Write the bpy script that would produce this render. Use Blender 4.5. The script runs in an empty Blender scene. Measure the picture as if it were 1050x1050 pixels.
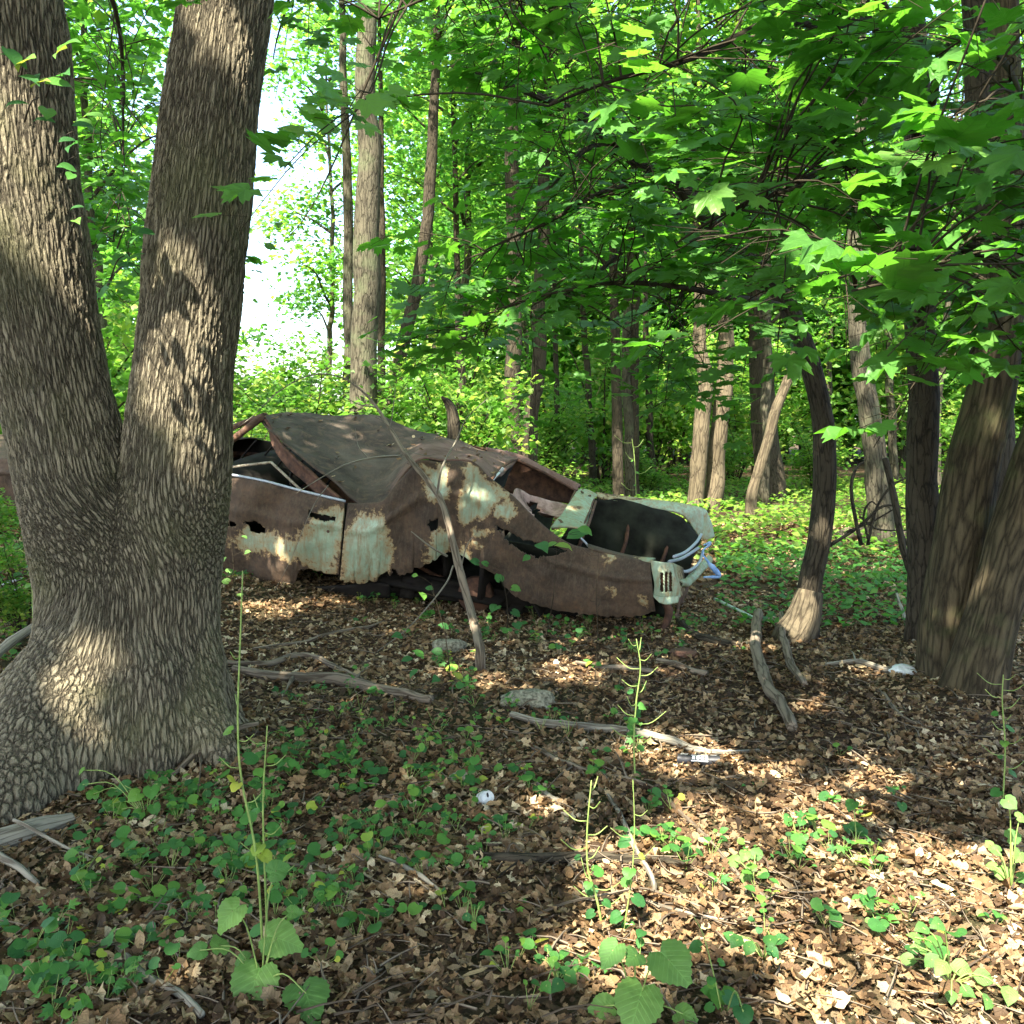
import bpy, math, random
import numpy as np
from mathutils import Matrix, Vector

# ------------------------------------------------------------------ camera, light, exposure
R = math.radians
sc = bpy.context.scene
C = sc.collection
FPX, CAM_Z, HORIZ = 1008.0, 1.55, 435.0
PITCH = math.atan((525 - HORIZ) / FPX)
cam_d = bpy.data.cameras.new('camera'); cam = bpy.data.objects.new('camera', cam_d); C.objects.link(cam)
cam_d.sensor_width = 36.0; cam_d.lens = 36.0 * FPX / 1050.0
cam_d.clip_start = 0.05; cam_d.clip_end = 1000.0
cam.location = (0, 0, CAM_Z); cam.rotation_euler = (R(90) - PITCH, 0, 0)
sc.camera = cam

SUN_EL, SUN_AZ = R(55), math.atan2(-0.42, -0.91)            # azimuth measured from +Y towards +X
SUN_DIR = np.array([math.sin(SUN_AZ) * math.cos(SUN_EL), math.cos(SUN_AZ) * math.cos(SUN_EL), math.sin(SUN_EL)])
world = bpy.data.worlds.new('World'); sc.world = world; world.use_nodes = True
wn = world.node_tree; wn.nodes.clear()
sky = wn.nodes.new('ShaderNodeTexSky'); sky.sky_type = 'NISHITA'; sky.sun_disc = False
sky.sun_elevation = SUN_EL; sky.sun_rotation = SUN_AZ % (2 * math.pi); sky.air_density = 1.0; sky.dust_density = 2.5; sky.ozone_density = 1.0
bg = wn.nodes.new('ShaderNodeBackground'); bg.inputs[1].default_value = 0.15
wo = wn.nodes.new('ShaderNodeOutputWorld')
wn.links.new(sky.outputs[0], bg.inputs[0]); wn.links.new(bg.outputs[0], wo.inputs[0])
sun_d = bpy.data.lights.new('sun', 'SUN'); sun_d.energy = 5.0; sun_d.angle = R(0.53); sun_d.color = (1.0, 0.94, 0.82)
sun = bpy.data.objects.new('sun', sun_d); C.objects.link(sun)
sun.rotation_euler = Vector(SUN_DIR.tolist()).to_track_quat('Z', 'Y').to_euler(); sun.location = (0, 0, 30)
vs = sc.view_settings
sc.display_settings.display_device = 'sRGB'
vs.view_transform = 'Standard'; vs.look = 'None'; vs.gamma = 1.0; vs.use_curve_mapping = False; vs.exposure = 2.5
cy = sc.cycles
cy.use_denoising = True
try: cy.denoiser = 'OPENIMAGEDENOISE'
except Exception: pass
cy.max_bounces = 7; cy.diffuse_bounces = 4; cy.glossy_bounces = 2; cy.transmission_bounces = 4; cy.transparent_max_bounces = 4
cy.sample_clamp_indirect = 6.0; cy.caustics_reflective = False; cy.caustics_refractive = False

rng = np.random.default_rng(7)
random.seed(7)

# ------------------------------------------------------------------ pixels <-> world (1050 px frame)
CP, SP = math.cos(PITCH), math.sin(PITCH)
def ray(px, py):
    a = (px - 525.0) / FPX; b = -(py - 525.0) / FPX
    return np.array([a, CP + b * SP, -SP + b * CP])
def P(px, py, Y):
    d = ray(px, py); return np.array([0, 0, CAM_Z]) + d * (Y / d[1])
def proj(p):
    p = np.asarray(p, float) - np.array([0, 0, CAM_Z])
    f = p[..., 1] * CP - p[..., 2] * SP; u = p[..., 1] * SP + p[..., 2] * CP
    f = np.where(np.abs(f) < 1e-6, 1e-6, f)
    return 525 + FPX * p[..., 0] / f, 525 - FPX * u / f, f
def PXM(px_width, Y): return px_width * Y / FPX

# ------------------------------------------------------------------ noise
def _h(ix, iy, iz):
    n = (ix.astype(np.int64) * 374761393 + iy.astype(np.int64) * 668265263 + iz.astype(np.int64) * 2147483647 // 7)
    n = (n ^ (n >> 13)) * 1274126177; n = n ^ (n >> 16)
    return (n & 0xffff).astype(float) / 65535.0
def noise3(p):
    p = np.asarray(p, float); i = np.floor(p).astype(np.int64); f = p - i; f = f * f * (3 - 2 * f)
    r = 0
    for dx in (0, 1):
        for dy in (0, 1):
            for dz in (0, 1):
                w = (f[..., 0] if dx else 1 - f[..., 0]) * (f[..., 1] if dy else 1 - f[..., 1]) * (f[..., 2] if dz else 1 - f[..., 2])
                r = r + w * _h(i[..., 0] + dx, i[..., 1] + dy, i[..., 2] + dz)
    return r * 2 - 1
def fbm3(p, o=3):
    a, s, r = 1.0, 1.0, 0
    for _ in range(o): r = r + a * noise3(np.asarray(p) * s + 17.3 * _); a *= .5; s *= 2.03
    return r
def sst(a, b, x):
    t = np.clip((np.asarray(x) - a) / (b - a), 0, 1); return t * t * (3 - 2 * t)
def h(x, y):
    x = np.asarray(x, float); y = np.asarray(y, float); x, y = np.broadcast_arrays(x, y)
    p = np.stack([x, y, np.zeros_like(x)], -1)
    near = 1 - sst(14, 30, y)
    base = 0.30 * sst(0.3, 3.6, -x) * sst(4.6, 8.0, y) + 0.10 * sst(5.5, 8, y) * sst(2.5, -1, x)
    mound = 0.02 * np.exp(-(((x + 2.0) / 1.1) ** 2 + ((y - 4.7) / 0.9) ** 2))
    return base + mound + near * (0.035 * fbm3(p * 0.9, 2) + 0.014 * fbm3(p * 5, 2)) + 0.12 * sst(20, 60, np.hypot(x, y)) * noise3(p * 0.08)
def G(px, py):
    d = ray(px, py); o = np.array([0, 0, CAM_Z]); t = 2.0
    for _ in range(60):
        q = o + d * t; dz = q[2] - float(h(q[0], q[1]))
        if abs(dz) < 1e-3: break
        t += dz / max(-d[2], 0.03) * 0.8
        t = min(max(t, .5), 120)
    return o + d * t

# ------------------------------------------------------------------ mesh building
class MB:
    def __init__(s): s.v = []; s.f3 = []; s.f4 = []; s.bk = []; s.rn = []; s.n = 0
    def add(s, v, f3=None, f4=None, bk=None, rn=None):
        v = np.asarray(v, float).reshape(-1, 3); k = len(v)
        s.v.append(v)
        if f3 is not None and len(f3): s.f3.append(np.asarray(f3, np.int64).reshape(-1, 3) + s.n)
        if f4 is not None and len(f4): s.f4.append(np.asarray(f4, np.int64).reshape(-1, 4) + s.n)
        s.bk.append(np.asarray(bk, float).reshape(-1, 3) if bk is not None else v.copy())
        s.rn.append(np.asarray(rn, float).reshape(-1) if rn is not None else np.zeros(k))
        s.n += k
    def mesh(s, name, mat, origin=(0, 0, 0), smooth=False):
        v = np.concatenate(s.v) - np.asarray(origin, float)
        f3 = np.concatenate(s.f3) if s.f3 else np.zeros((0, 3), np.int64)
        f4 = np.concatenate(s.f4) if s.f4 else np.zeros((0, 4), np.int64)
        me = bpy.data.meshes.new(name)
        me.vertices.add(len(v)); me.vertices.foreach_set('co', v.astype(np.float32).ravel())
        li = np.concatenate([f3.ravel(), f4.ravel()]).astype(np.int32)
        me.loops.add(len(li)); me.loops.foreach_set('vertex_index', li)
        ls = np.concatenate([np.arange(len(f3)) * 3, len(f3) * 3 + np.arange(len(f4)) * 4]).astype(np.int32)
        me.polygons.add(len(ls)); me.polygons.foreach_set('loop_start', ls)
        me.update(calc_edges=True)
        a = me.attributes.new('bk', 'FLOAT_VECTOR', 'POINT'); a.data.foreach_set('vector', np.concatenate(s.bk).astype(np.float32).ravel())
        a = me.attributes.new('rnd', 'FLOAT', 'POINT'); a.data.foreach_set('value', np.concatenate(s.rn).astype(np.float32))
        if smooth: me.polygons.foreach_set('use_smooth', np.ones(len(me.polygons), bool))
        me.materials.append(mat); me.validate()
        return me
    def build(s, name, mat, parent=None, origin=None, smooth=False):
        if parent is not None: origin = WORLDLOC(parent)
        elif origin is None: origin = (0, 0, 0)
        ob = bpy.data.objects.new(name, s.mesh(name, mat, origin, smooth)); C.objects.link(ob)
        if parent is not None: ob.parent = parent
        else: ob.location = tuple(origin)
        return ob
def WORLDLOC(o):
    l = np.zeros(3)
    while o is not None: l = l + np.array(o.location); o = o.parent
    return l
def tag(o, label=None, cat=None, group=None, kind=None):
    if label: o['label'] = label
    if cat: o['category'] = cat
    if group: o['group'] = group
    if kind: o['kind'] = kind
    return o
def thing(name, label, cat, loc, group=None):
    o = bpy.data.objects.new(name, None); C.objects.link(o); o.location = tuple(float(a) for a in loc); o.empty_display_size = .2
    return tag(o, label, cat, group)

def catmull(pts, n):
    pts = np.asarray(pts, float); k = len(pts)
    if k == 2: t = np.linspace(0, 1, n)[:, None]; return pts[0] * (1 - t) + pts[1] * t
    q = np.vstack([2 * pts[0] - pts[1], pts, 2 * pts[-1] - pts[-2]])
    u = np.linspace(0, k - 1 - 1e-9, n); i = u.astype(int); t = (u - i)[:, None]
    a, b, c, d = q[i], q[i + 1], q[i + 2], q[i + 3]
    return .5 * ((2 * b) + (-a + c) * t + (2 * a - 5 * b + 4 * c - d) * t ** 2 + (-a + 3 * b - 3 * c + d) * t ** 3)
def tube(mb, pts, rad, seg=8, n=None, wob=0.0, lump=0.0, cap=True, rn=0.0, flare=0.0, seed=0):
    pts = np.asarray(pts, float); n = n or max(4, 4 * len(pts))
    c = catmull(pts, n)
    r = np.interp(np.linspace(0, 1, n), np.linspace(0, 1, len(np.atleast_1d(rad))), np.atleast_1d(rad)) if np.size(rad) > 1 else np.full(n, float(rad))
    if wob: c = c + wob * np.stack([noise3(c * 1.7 + 3.1 + seed), noise3(c * 1.7 + 9.7 + seed), noise3(c * 1.7 + 21 + seed)], -1)
    T = np.gradient(c, axis=0); T /= np.linalg.norm(T, axis=1)[:, None] + 1e-9
    ref = np.array([0, 1, 0.0]) if abs(T[0][1]) < .8 else np.array([1.0, 0, 0])
    N = []; u = ref - T[0] * ref.dot(T[0]); u /= np.linalg.norm(u)
    for i in range(n):
        u = u - T[i] * u.dot(T[i]); u /= np.linalg.norm(u) + 1e-9; N.append(u)
    N = np.array(N); B = np.cross(T, N)
    th = np.linspace(0, 2 * np.pi, seg, endpoint=False)
    L = np.concatenate([[0], np.cumsum(np.linalg.norm(np.diff(c, axis=0), axis=1))])
    rr = np.repeat(r[:, None], seg, 1)
    R0 = float(np.mean(r))
    q = np.stack([np.cos(th)[None, :] * np.ones((n, 1)) * R0, np.sin(th)[None, :] * np.ones((n, 1)) * R0, L[:, None] * np.ones((1, seg))], -1)
    if flare:
        fl = np.exp(-L / (R0 * 1.6 + .05))[:, None] * (0.55 + 0.45 * np.cos(th * 3 + seed * 1.3)[None, :] + .35 * np.cos(th * 5 + seed)[None, :])
        rr = rr * (1 + flare * np.clip(fl, 0, 3))
    if lump: rr = rr * (1 + lump * noise3(q / (R0 * 1.4 + 1e-6) * np.array([1, 1, .6]) + seed * 5.1))
    v = c[:, None, :] + rr[..., None] * (np.cos(th)[None, :, None] * N[:, None, :] + np.sin(th)[None, :, None] * B[:, None, :])
    i = np.arange(n - 1)[:, None] * seg; j = np.arange(seg)[None, :]; j2 = (j + 1) % seg
    f4 = np.stack([i + j, i + j2, i + seg + j2, i + seg + j], -1).reshape(-1, 4)
    V = v.reshape(-1, 3); bk = q.reshape(-1, 3); f3 = []
    if cap:
        V = np.vstack([V, c[0] - T[0] * 0, c[-1] + T[-1] * r[-1] * .3]); bk = np.vstack([bk, [0, 0, 0], [0, 0, L[-1]]]); k = n * seg
        for a in range(seg):
            b = (a + 1) % seg; f3.append((k, b, a)); f3.append((k + 1, (n - 1) * seg + a, (n - 1) * seg + b))
    mb.add(V, f3, f4, bk, np.full(len(V), rn))
    return c
def box(mb, c, s, M=None, rn=0.0):
    c = np.asarray(c, float); s = np.asarray(s, float) / 2
    v = np.array([[x, y, z] for x in (-1, 1) for y in (-1, 1) for z in (-1, 1)]) * s
    if M is not None: v = v @ np.asarray(M).T
    mb.add(v + c, None, [(0, 1, 3, 2), (4, 6, 7, 5), (0, 4, 5, 1), (2, 3, 7, 6), (0, 2, 6, 4), (1, 5, 7, 3)], None, np.full(8, rn))
def lathe(mb, prof, M4, seg=20):
    prof = np.asarray(prof, float); n = len(prof); th = np.linspace(0, 2 * np.pi, seg, endpoint=False)
    v = np.stack([prof[:, None, 0] * np.cos(th), prof[:, None, 0] * np.sin(th), prof[:, None, 1] * np.ones((1, seg))], -1).reshape(-1, 3)
    v = v @ M4[:3, :3].T + M4[:3, 3]
    i = np.arange(n - 1)[:, None] * seg; j = np.arange(seg)[None, :]; j2 = (j + 1) % seg
    mb.add(v, None, np.stack([i + j, i + j2, i + seg + j2, i + seg + j], -1).reshape(-1, 4))

# leaves -------------------------------------------------------------
def tmpl_maple(full=True):
    a = [(0, 1.0), (8, .80), (16, .86), (21, .70), (28, .60), (36, .72), (41, .84), (48, .98), (54, .80), (62, .84), (70, .66), (80, .58), (92, .66), (106, .76), (118, .56), (142, .46), (160, .36), (174, .16)] if full else \
        [(0, 1.0), (18, .70), (27, .44), (48, .92), (64, .66), (78, .42), (104, .64), (150, .28)]
    pts = [(r * math.cos(R(t)), r * math.sin(R(t))) for t, r in a]
    pts = pts + [(x, -y) for x, y in reversed(pts[1:])]
    v = [(0.02, 0, 0.0)] + [(x * .62, y * .62, -0.22 * (x * x + y * y) * .6 + (.06 if abs(y) > .25 else 0)) for x, y in pts]
    n = len(pts); return np.array(v), np.array([(0, 1 + i, 1 + (i + 1) % n) for i in range(n)])
def tmpl_oval(w=.36, n=4):
    xs = np.linspace(-.5, .5, n + 2); v = [(xs[0], 0, 0)]; f = []
    for i in range(1, n + 1):
        ww = w * math.sin(math.pi * (i / (n + 1)) ** .85)
        v += [(xs[i], 0, 0), (xs[i], ww, .06), (xs[i], -ww, .06)]
    v.append((xs[-1], 0, -.05)); k = len(v) - 1
    f += [(0, 1, 2), (0, 3, 1)]
    for i in range(n - 1):
        a, b = 1 + 3 * i, 4 + 3 * i
        f += [(a, b, b + 1), (a, b + 1, a + 1), (a, a + 2, b + 2), (a, b + 2, b)]
    a = 1 + 3 * (n - 1); f += [(a, k, a + 1), (a, a + 2, k)]
    v = np.array(v, float); v[:, 2] += -.35 * v[:, 0] ** 2
    return v, np.array(f)
def tmpl_round(n=11, notch=.35, tooth=.0, tip=0.0):
    v = [(-.05, 0, .0)]
    for i in range(n):
        t = math.pi - 2 * math.pi * (i + .0) / n
        r = .5 * (1 - notch * math.exp(-((abs(t) - math.pi) / .35) ** 2)) * (1 + tooth * (1 if i % 2 else -1)) + tip * math.exp(-(t / .35) ** 2)
        x, y = r * math.cos(t), r * math.sin(t); v.append((x, y, .10 * abs(y) - .25 * x * x))
    return np.array(v), np.array([(0, 1 + (i + 1) % n, 1 + i) for i in range(n)])
def tmpl_big(notch=.45, tip=.22, teeth=22, seed=0):
    rr = [.0, .45, .8, 1.0]; n = teeth * 2; v = [(-.05, 0, 0)]; f = []
    for k, q in enumerate(rr[1:]):
        for i in range(n):
            t = math.pi - 2 * math.pi * i / n
            e = .5 * (1 - notch * math.exp(-((abs(t) - math.pi) / .3) ** 2)) + tip * math.exp(-(t / .32) ** 2)
            e *= q * (1 + (.045 if i % 2 else -.035) * (k == 2)); x, y = e * math.cos(t) - .05 * (1 - q), e * math.sin(t)
            v.append((x, y, .20 * abs(y) - .45 * x * x - .25 * y * y + .014 * math.cos(t * 7) * q + .01 * math.sin(t * 3 + seed) * q))
    for i in range(n):
        j = (i + 1) % n; f.append((0, 1 + j, 1 + i))
        for k in range(2):
            a, b = 1 + k * n, 1 + (k + 1) * n; f += [(a + i, a + j, b + j), (a + i, b + j, b + i)]
    return np.array(v), np.array(f)
def tmpl_star():       # a small leaf for trees far away: pointed, folded
    v = np.array([(-.5, 0, 0), (-.05, .38, .08), (.12, .2, .04), (.55, 0, -.06), (.12, -.2, .04), (-.05, -.38, .08)])
    return v, np.array([(0, 5, 1), (1, 5, 4), (1, 4, 2), (2, 4, 3)])
def tmpl_litter(kind):
    if kind == 0:      # lobed oak leaf
        o = [(-.5, .03), (-.3, .1), (-.22, .22), (-.1, .1), (.02, .26), (.12, .1), (.25, .2), (.36, .08), (.5, .0)]
    elif kind == 1:    # maple scrap
        o = [(-.45, .05), (-.36, .24), (-.18, .18), (-.06, .36), (.08, .22), (.24, .26), (.33, .10), (.5, .0)]
    else:              # beech / cherry oval
        o = [(-.5, .0), (-.3, .16), (-.05, .23), (.2, .18), (.4, .08), (.5, 0)]
    top = [(x, y) for x, y in o]; m = len(top); v = []; f = []
    for x, y in top:
        v += [(x, 0, 0), (x, y, 0), (x, -y, 0)]
    for i in range(m - 1):
        a, b = 3 * i, 3 * i + 3
        f += [(a, b, b + 1), (a, b + 1, a + 1), (a, a + 2, b + 2), (a, b + 2, b)]
    v = np.array(v, float)
    v[:, 2] = (.55 * v[:, 1] ** 2 + .16 * np.abs(v[:, 1]) + .30 * v[:, 0] ** 2 + .07 * np.sin(v[:, 0] * 9 + v[:, 1] * 5))
    return v, np.array(f)
def frames(nrm, head):
    n = nrm / (np.linalg.norm(nrm, axis=1)[:, None] + 1e-9)
    t = np.stack([np.cos(head), np.sin(head), np.zeros_like(head)], -1)
    t = t - n * (t * n).sum(1)[:, None]; t /= np.linalg.norm(t, axis=1)[:, None] + 1e-9
    return t, np.cross(n, t), n
def leaves(mb, pos, nrm, head, size, tm, curl=None, rn=None):
    V, F = tm; k = len(pos)
    if k == 0: return
    t, b, n = frames(np.asarray(nrm, float), np.asarray(head, float))
    size = np.broadcast_to(size, (k,)); curl = np.ones(k) if curl is None else curl
    v = pos[:, None, :] + size[:, None, None] * (V[None, :, 0, None] * t[:, None, :] + V[None, :, 1, None] * b[:, None, :] + (V[None, :, 2] * curl[:, None])[..., None] * n[:, None, :])
    f = (F[None] + (np.arange(k) * len(V))[:, None, None]).reshape(-1, 3)
    rn = rng.random(k) if rn is None else rn
    mb.add(v.reshape(-1, 3), f, None, np.tile(V, (k, 1)), np.repeat(rn, len(V)))
def up_nrm(k, tilt=.5, r=None):
    r = r or rng
    n = np.stack([r.normal(0, tilt, k), r.normal(0, tilt, k), np.ones(k)], -1); return n

# ------------------------------------------------------------------ materials
def newmat(name):
    m = bpy.data.materials.new(name); m.use_nodes = True; nt = m.node_tree; nt.nodes.clear()
    return m, nt, nt.nodes.new('ShaderNodeOutputMaterial')
def N_(nt, t, **k):
    n = nt.nodes.new(t)
    for a, b in k.items():
        if a.startswith('i_'): n.inputs[int(a[2:])].default_value = b
        else: setattr(n, a, b)
    return n
def ramp(nt, stops, src, interp='LINEAR'):
    r = nt.nodes.new('ShaderNodeValToRGB'); r.color_ramp.interpolation = interp; e = r.color_ramp.elements
    while len(e) < len(stops): e.new(.5)
    for el, (p, c) in zip(e, stops): el.position = p; el.color = (c[0], c[1], c[2], 1) if len(c) == 3 else c
    nt.links.new(src, r.inputs[0]); return r.outputs[0]
def noise(nt, scale, detail=4, rough=.55, vec=None, dist=0.0):
    n = nt.nodes.new('ShaderNodeTexNoise'); n.inputs['Scale'].default_value = scale; n.inputs['Detail'].default_value = detail
    n.inputs['Roughness'].default_value = rough; n.inputs['Distortion'].default_value = dist
    if vec is not None: nt.links.new(vec, n.inputs['Vector'])
    return n
def mixc(nt, fac, a, b, mode='MIX'):
    m = nt.nodes.new('ShaderNodeMix'); m.data_type = 'RGBA'; m.blend_type = mode
    for s, x in ((m.inputs[0], fac), (m.inputs[6], a), (m.inputs[7], b)):
        if isinstance(x, (int, float)): s.default_value = x
        elif isinstance(x, tuple): s.default_value = (x[0], x[1], x[2], 1)
        else: nt.links.new(x, s)
    return m.outputs[2]
def math_(nt, op, a, b=None, c=None):
    m = nt.nodes.new('ShaderNodeMath'); m.operation = op
    for s, x in zip(m.inputs, (a, b, c)):
        if x is None: continue
        if isinstance(x, (int, float)): s.default_value = x
        else: nt.links.new(x, s)
    return m.outputs[0]
def attr(nt, name):
    a = nt.nodes.new('ShaderNodeAttribute'); a.attribute_name = name; return a
def prin(nt, col, rough=.8, spec=.3, metal=0.0):
    p = nt.nodes.new('ShaderNodeBsdfPrincipled')
    for nm, x in (('Base Color', col), ('Roughness', rough), ('Metallic', metal), ('Specular IOR Level', spec)):
        s = p.inputs[nm]
        if isinstance(x, (int, float)): s.default_value = x
        elif isinstance(x, tuple): s.default_value = (x[0], x[1], x[2], 1)
        else: nt.links.new(x, s)
    return p
def bump(nt, hgt, strength=.5, dist=.01, nrm=None):
    b = nt.nodes.new('ShaderNodeBump'); b.inputs['Strength'].default_value = strength; b.inputs['Distance'].default_value = dist
    nt.links.new(hgt, b.inputs['Height'])
    if nrm is not None: nt.links.new(nrm, b.inputs['Normal'])
    return b.outputs[0]

def leaf_mat(name, stops, tstops, tf=.42, rough=.45, spec=.35, veins=0.0):
    m, nt, out = newmat(name)
    a = attr(nt, 'rnd').outputs['Fac']
    col = ramp(nt, stops, a); tc = ramp(nt, tstops, a)
    tex = nt.nodes.new('ShaderNodeNewGeometry')
    nz = noise(nt, 45, 3, .6, tex.outputs['Position'])
    col = mixc(nt, .35, col, ramp(nt, [(.3, (.55, .55, .55)), (.7, (1.25, 1.25, 1.1))], nz.outputs['Fac']), 'MULTIPLY')
    hh = nz.outputs['Fac']
    if veins:
        sx = nt.nodes.new('ShaderNodeSeparateXYZ'); nt.links.new(attr(nt, 'bk').outputs['Vector'], sx.inputs[0])
        av = math_(nt, 'ABSOLUTE', sx.outputs[1]); side = math_(nt, 'PINGPONG', math_(nt, 'SUBTRACT', sx.outputs[0], math_(nt, 'MULTIPLY', av, .9)), .07)
        vm = math_(nt, 'MINIMUM', math_(nt, 'MULTIPLY', av, 1.4), math_(nt, 'ADD', side, math_(nt, 'MULTIPLY', av, .02)))
        vf = nt.nodes.new('ShaderNodeMapRange'); vf.inputs[1].default_value = .004; vf.inputs[2].default_value = .024; vf.inputs[3].default_value = 1; vf.inputs[4].default_value = 0; nt.links.new(vm, vf.inputs[0])
        g_ = (1 + veins, 1 + veins, 1 + veins)
        col = mixc(nt, vf.outputs[0], col, mixc(nt, 1.0, col, g_, 'MULTIPLY')); tc = mixc(nt, vf.outputs[0], tc, mixc(nt, 1.0, tc, (.7, .7, .7), 'MULTIPLY'))
        hh = math_(nt, 'SUBTRACT', hh, math_(nt, 'MULTIPLY', vf.outputs[0], .5))
    p = prin(nt, col, rough, spec)
    nt.links.new(bump(nt, hh, .35, .004), p.inputs['Normal'])
    t = nt.nodes.new('ShaderNodeBsdfTranslucent'); nt.links.new(tc, t.inputs[0])
    mx = nt.nodes.new('ShaderNodeMixShader'); mx.inputs[0].default_value = tf
    nt.links.new(p.outputs[0], mx.inputs[1]); nt.links.new(t.outputs[0], mx.inputs[2]); nt.links.new(mx.outputs[0], out.inputs[0])
    return m
M = {}
M['maple'] = leaf_mat('maple_leaf', [(0, (.055, .15, .03)), (.6, (.09, .24, .045)), (1, (.17, .32, .06))],
                      [(0, (.09, .32, .02)), (.8, (.18, .48, .03)), (1, (.36, .58, .04))], .5, .42, .4, .25)
M['forest'] = leaf_mat('forest_leaf', [(0, (.03, .09, .018)), (.5, (.055, .155, .028)), (1, (.13, .23, .04))],
                       [(0, (.08, .28, .035)), (.5, (.17, .46, .045)), (1, (.40, .60, .06))], .52, .45, .35)
M['under'] = leaf_mat('undergrowth_leaf', [(0, (.045, .12, .02)), (.5, (.10, .21, .03)), (1, (.26, .31, .05))],
                      [(0, (.10, .30, .03)), (.6, (.20, .48, .045)), (1, (.48, .60, .08))], .45, .5, .3)
M['ground_leaf'] = leaf_mat('herb_leaf', [(0, (.03, .11, .03)), (.7, (.07, .20, .035)), (.93, (.13, .27, .04)), (1, (.42, .42, .05))],
                            [(0, (.06, .22, .04)), (.7, (.14, .38, .04)), (1, (.5, .5, .05))], .4, .5, .3, .4)
M['pale_leaf'] = leaf_mat('pale_leaf', [(0, (.075, .17, .04)), (1, (.15, .27, .06))], [(0, (.16, .38, .05)), (1, (.32, .50, .08))], .4, .55, .3, .7)
M['litter'] = leaf_mat('dead_leaf', [(0, (.038, .024, .013)), (.18, (.095, .056, .028)), (.36, (.17, .10, .048)), (.52, (.25, .15, .070)), (.64, (.19, .145, .085)), (.78, (.33, .215, .11)), (.91, (.44, .31, .165)), (1, (.58, .46, .29))],
                       [(0, (.10, .04, .01)), (.6, (.26, .12, .04)), (1, (.45, .28, .12))], .16, .7, .22, -.35)

def bark_mat(name, plate, furrow_shade, scale=34, squash=.24, depth=.012, moss=None, displace=False, wide=.16):
    m, nt, out = newmat(name)
    a = attr(nt, 'bk').outputs['Vector']
    mp = N_(nt, 'ShaderNodeMapping'); mp.inputs['Scale'].default_value = (1, 1, squash); nt.links.new(a, mp.inputs[0])
    w = noise(nt, scale * .55, 3, .6, mp.outputs[0])
    va = nt.nodes.new('ShaderNodeVectorMath'); va.operation = 'MULTIPLY_ADD'
    nt.links.new(w.outputs['Color'], va.inputs[0]); va.inputs[1].default_value = (1.5 / scale,) * 3; nt.links.new(mp.outputs[0], va.inputs[2])
    v = nt.nodes.new('ShaderNodeTexVoronoi'); v.feature = 'DISTANCE_TO_EDGE'; v.inputs['Scale'].default_value = scale; nt.links.new(va.outputs[0], v.inputs['Vector'])
    v2 = nt.nodes.new('ShaderNodeTexVoronoi'); v2.feature = 'DISTANCE_TO_EDGE'; v2.inputs['Scale'].default_value = scale * 2.3; nt.links.new(va.outputs[0], v2.inputs['Vector'])
    e = nt.nodes.new('ShaderNodeMapRange'); e.interpolation_type = 'SMOOTHSTEP'; nt.links.new(math_(nt, 'ADD', v.outputs[0], math_(nt, 'MULTIPLY', math_(nt, 'SUBTRACT', noise(nt, scale * .9, 4, .7, mp.outputs[0]).outputs['Fac'], .45), .42)), e.inputs[0]); e.inputs[1].default_value = .0; e.inputs[2].default_value = wide
    e2 = nt.nodes.new('ShaderNodeMapRange'); e2.interpolation_type = 'SMOOTHSTEP'; nt.links.new(v2.outputs[0], e2.inputs[0]); e2.inputs[2].default_value = .14
    f = noise(nt, scale * 5, 4, .65, a); big = noise(nt, 3.5, 3, .6, a)
    hgt = math_(nt, 'ADD', math_(nt, 'MULTIPLY', e.outputs[0], .72), math_(nt, 'ADD', math_(nt, 'MULTIPLY', e2.outputs[0], .13), math_(nt, 'MULTIPLY', f.outputs['Fac'], .22)))
    c = ramp(nt, [(.12, furrow_shade), (.45, tuple(x * .6 for x in plate)), (.95, plate)], hgt)  # dark cracks: bark tone plus crevice shade put into the colour
    c = mixc(nt, .55, c, ramp(nt, [(.3, (.62, .60, .56)), (.7, (1.25, 1.2, 1.1))], big.outputs['Fac']), 'MULTIPLY')
    if moss: c = mixc(nt, ramp(nt, [(.5, (0, 0, 0)), (.68, (.6, .6, .6))], noise(nt, 2.2, 4, .6, a).outputs['Fac']), c, moss)
    p = prin(nt, c, .9, .15)
    nt.links.new(bump(nt, hgt, .9, depth if not displace else depth * .5), p.inputs['Normal']); nt.links.new(p.outputs[0], out.inputs[0])
    if displace:
        d = nt.nodes.new('ShaderNodeDisplacement'); d.inputs['Midlevel'].default_value = .6; d.inputs['Scale'].default_value = depth * 1.3
        nt.links.new(hgt, d.inputs['Height']); nt.links.new(d.outputs[0], out.inputs['Displacement']); m.displacement_method = 'BOTH'
    return m
M['oak_bark'] = bark_mat('oak_bark', (.26, .225, .155), (.046, .037, .025), 60, .13, .010, moss=(.15, .145, .07), displace=True, wide=.30)
M['bark'] = bark_mat('forest_bark', (.085, .076, .052), (.024, .020, .013), 26, .16, .012, moss=(.12, .14, .07))
M['bark_pale'] = bark_mat('pale_bark', (.12, .097, .062), (.06, .045, .03), 22, .16, .012)
M['bark_dark'] = bark_mat('dark_bark', (.058, .048, .032), (.016, .013, .009), 34, .16, .012)
M['bark_smooth'] = bark_mat('smooth_bark', (.088, .070, .040), (.022, .017, .010), 30, .13, .010, moss=(.07, .085, .03), wide=.32)
M['deadwood'] = bark_mat('dead_wood', (.20, .16, .115), (.07, .05, .033), 30, .08, .005)
M['greywood'] = bark_mat('weathered_wood', (.27, .245, .19), (.10, .082, .06), 45, .05, .003)

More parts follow.
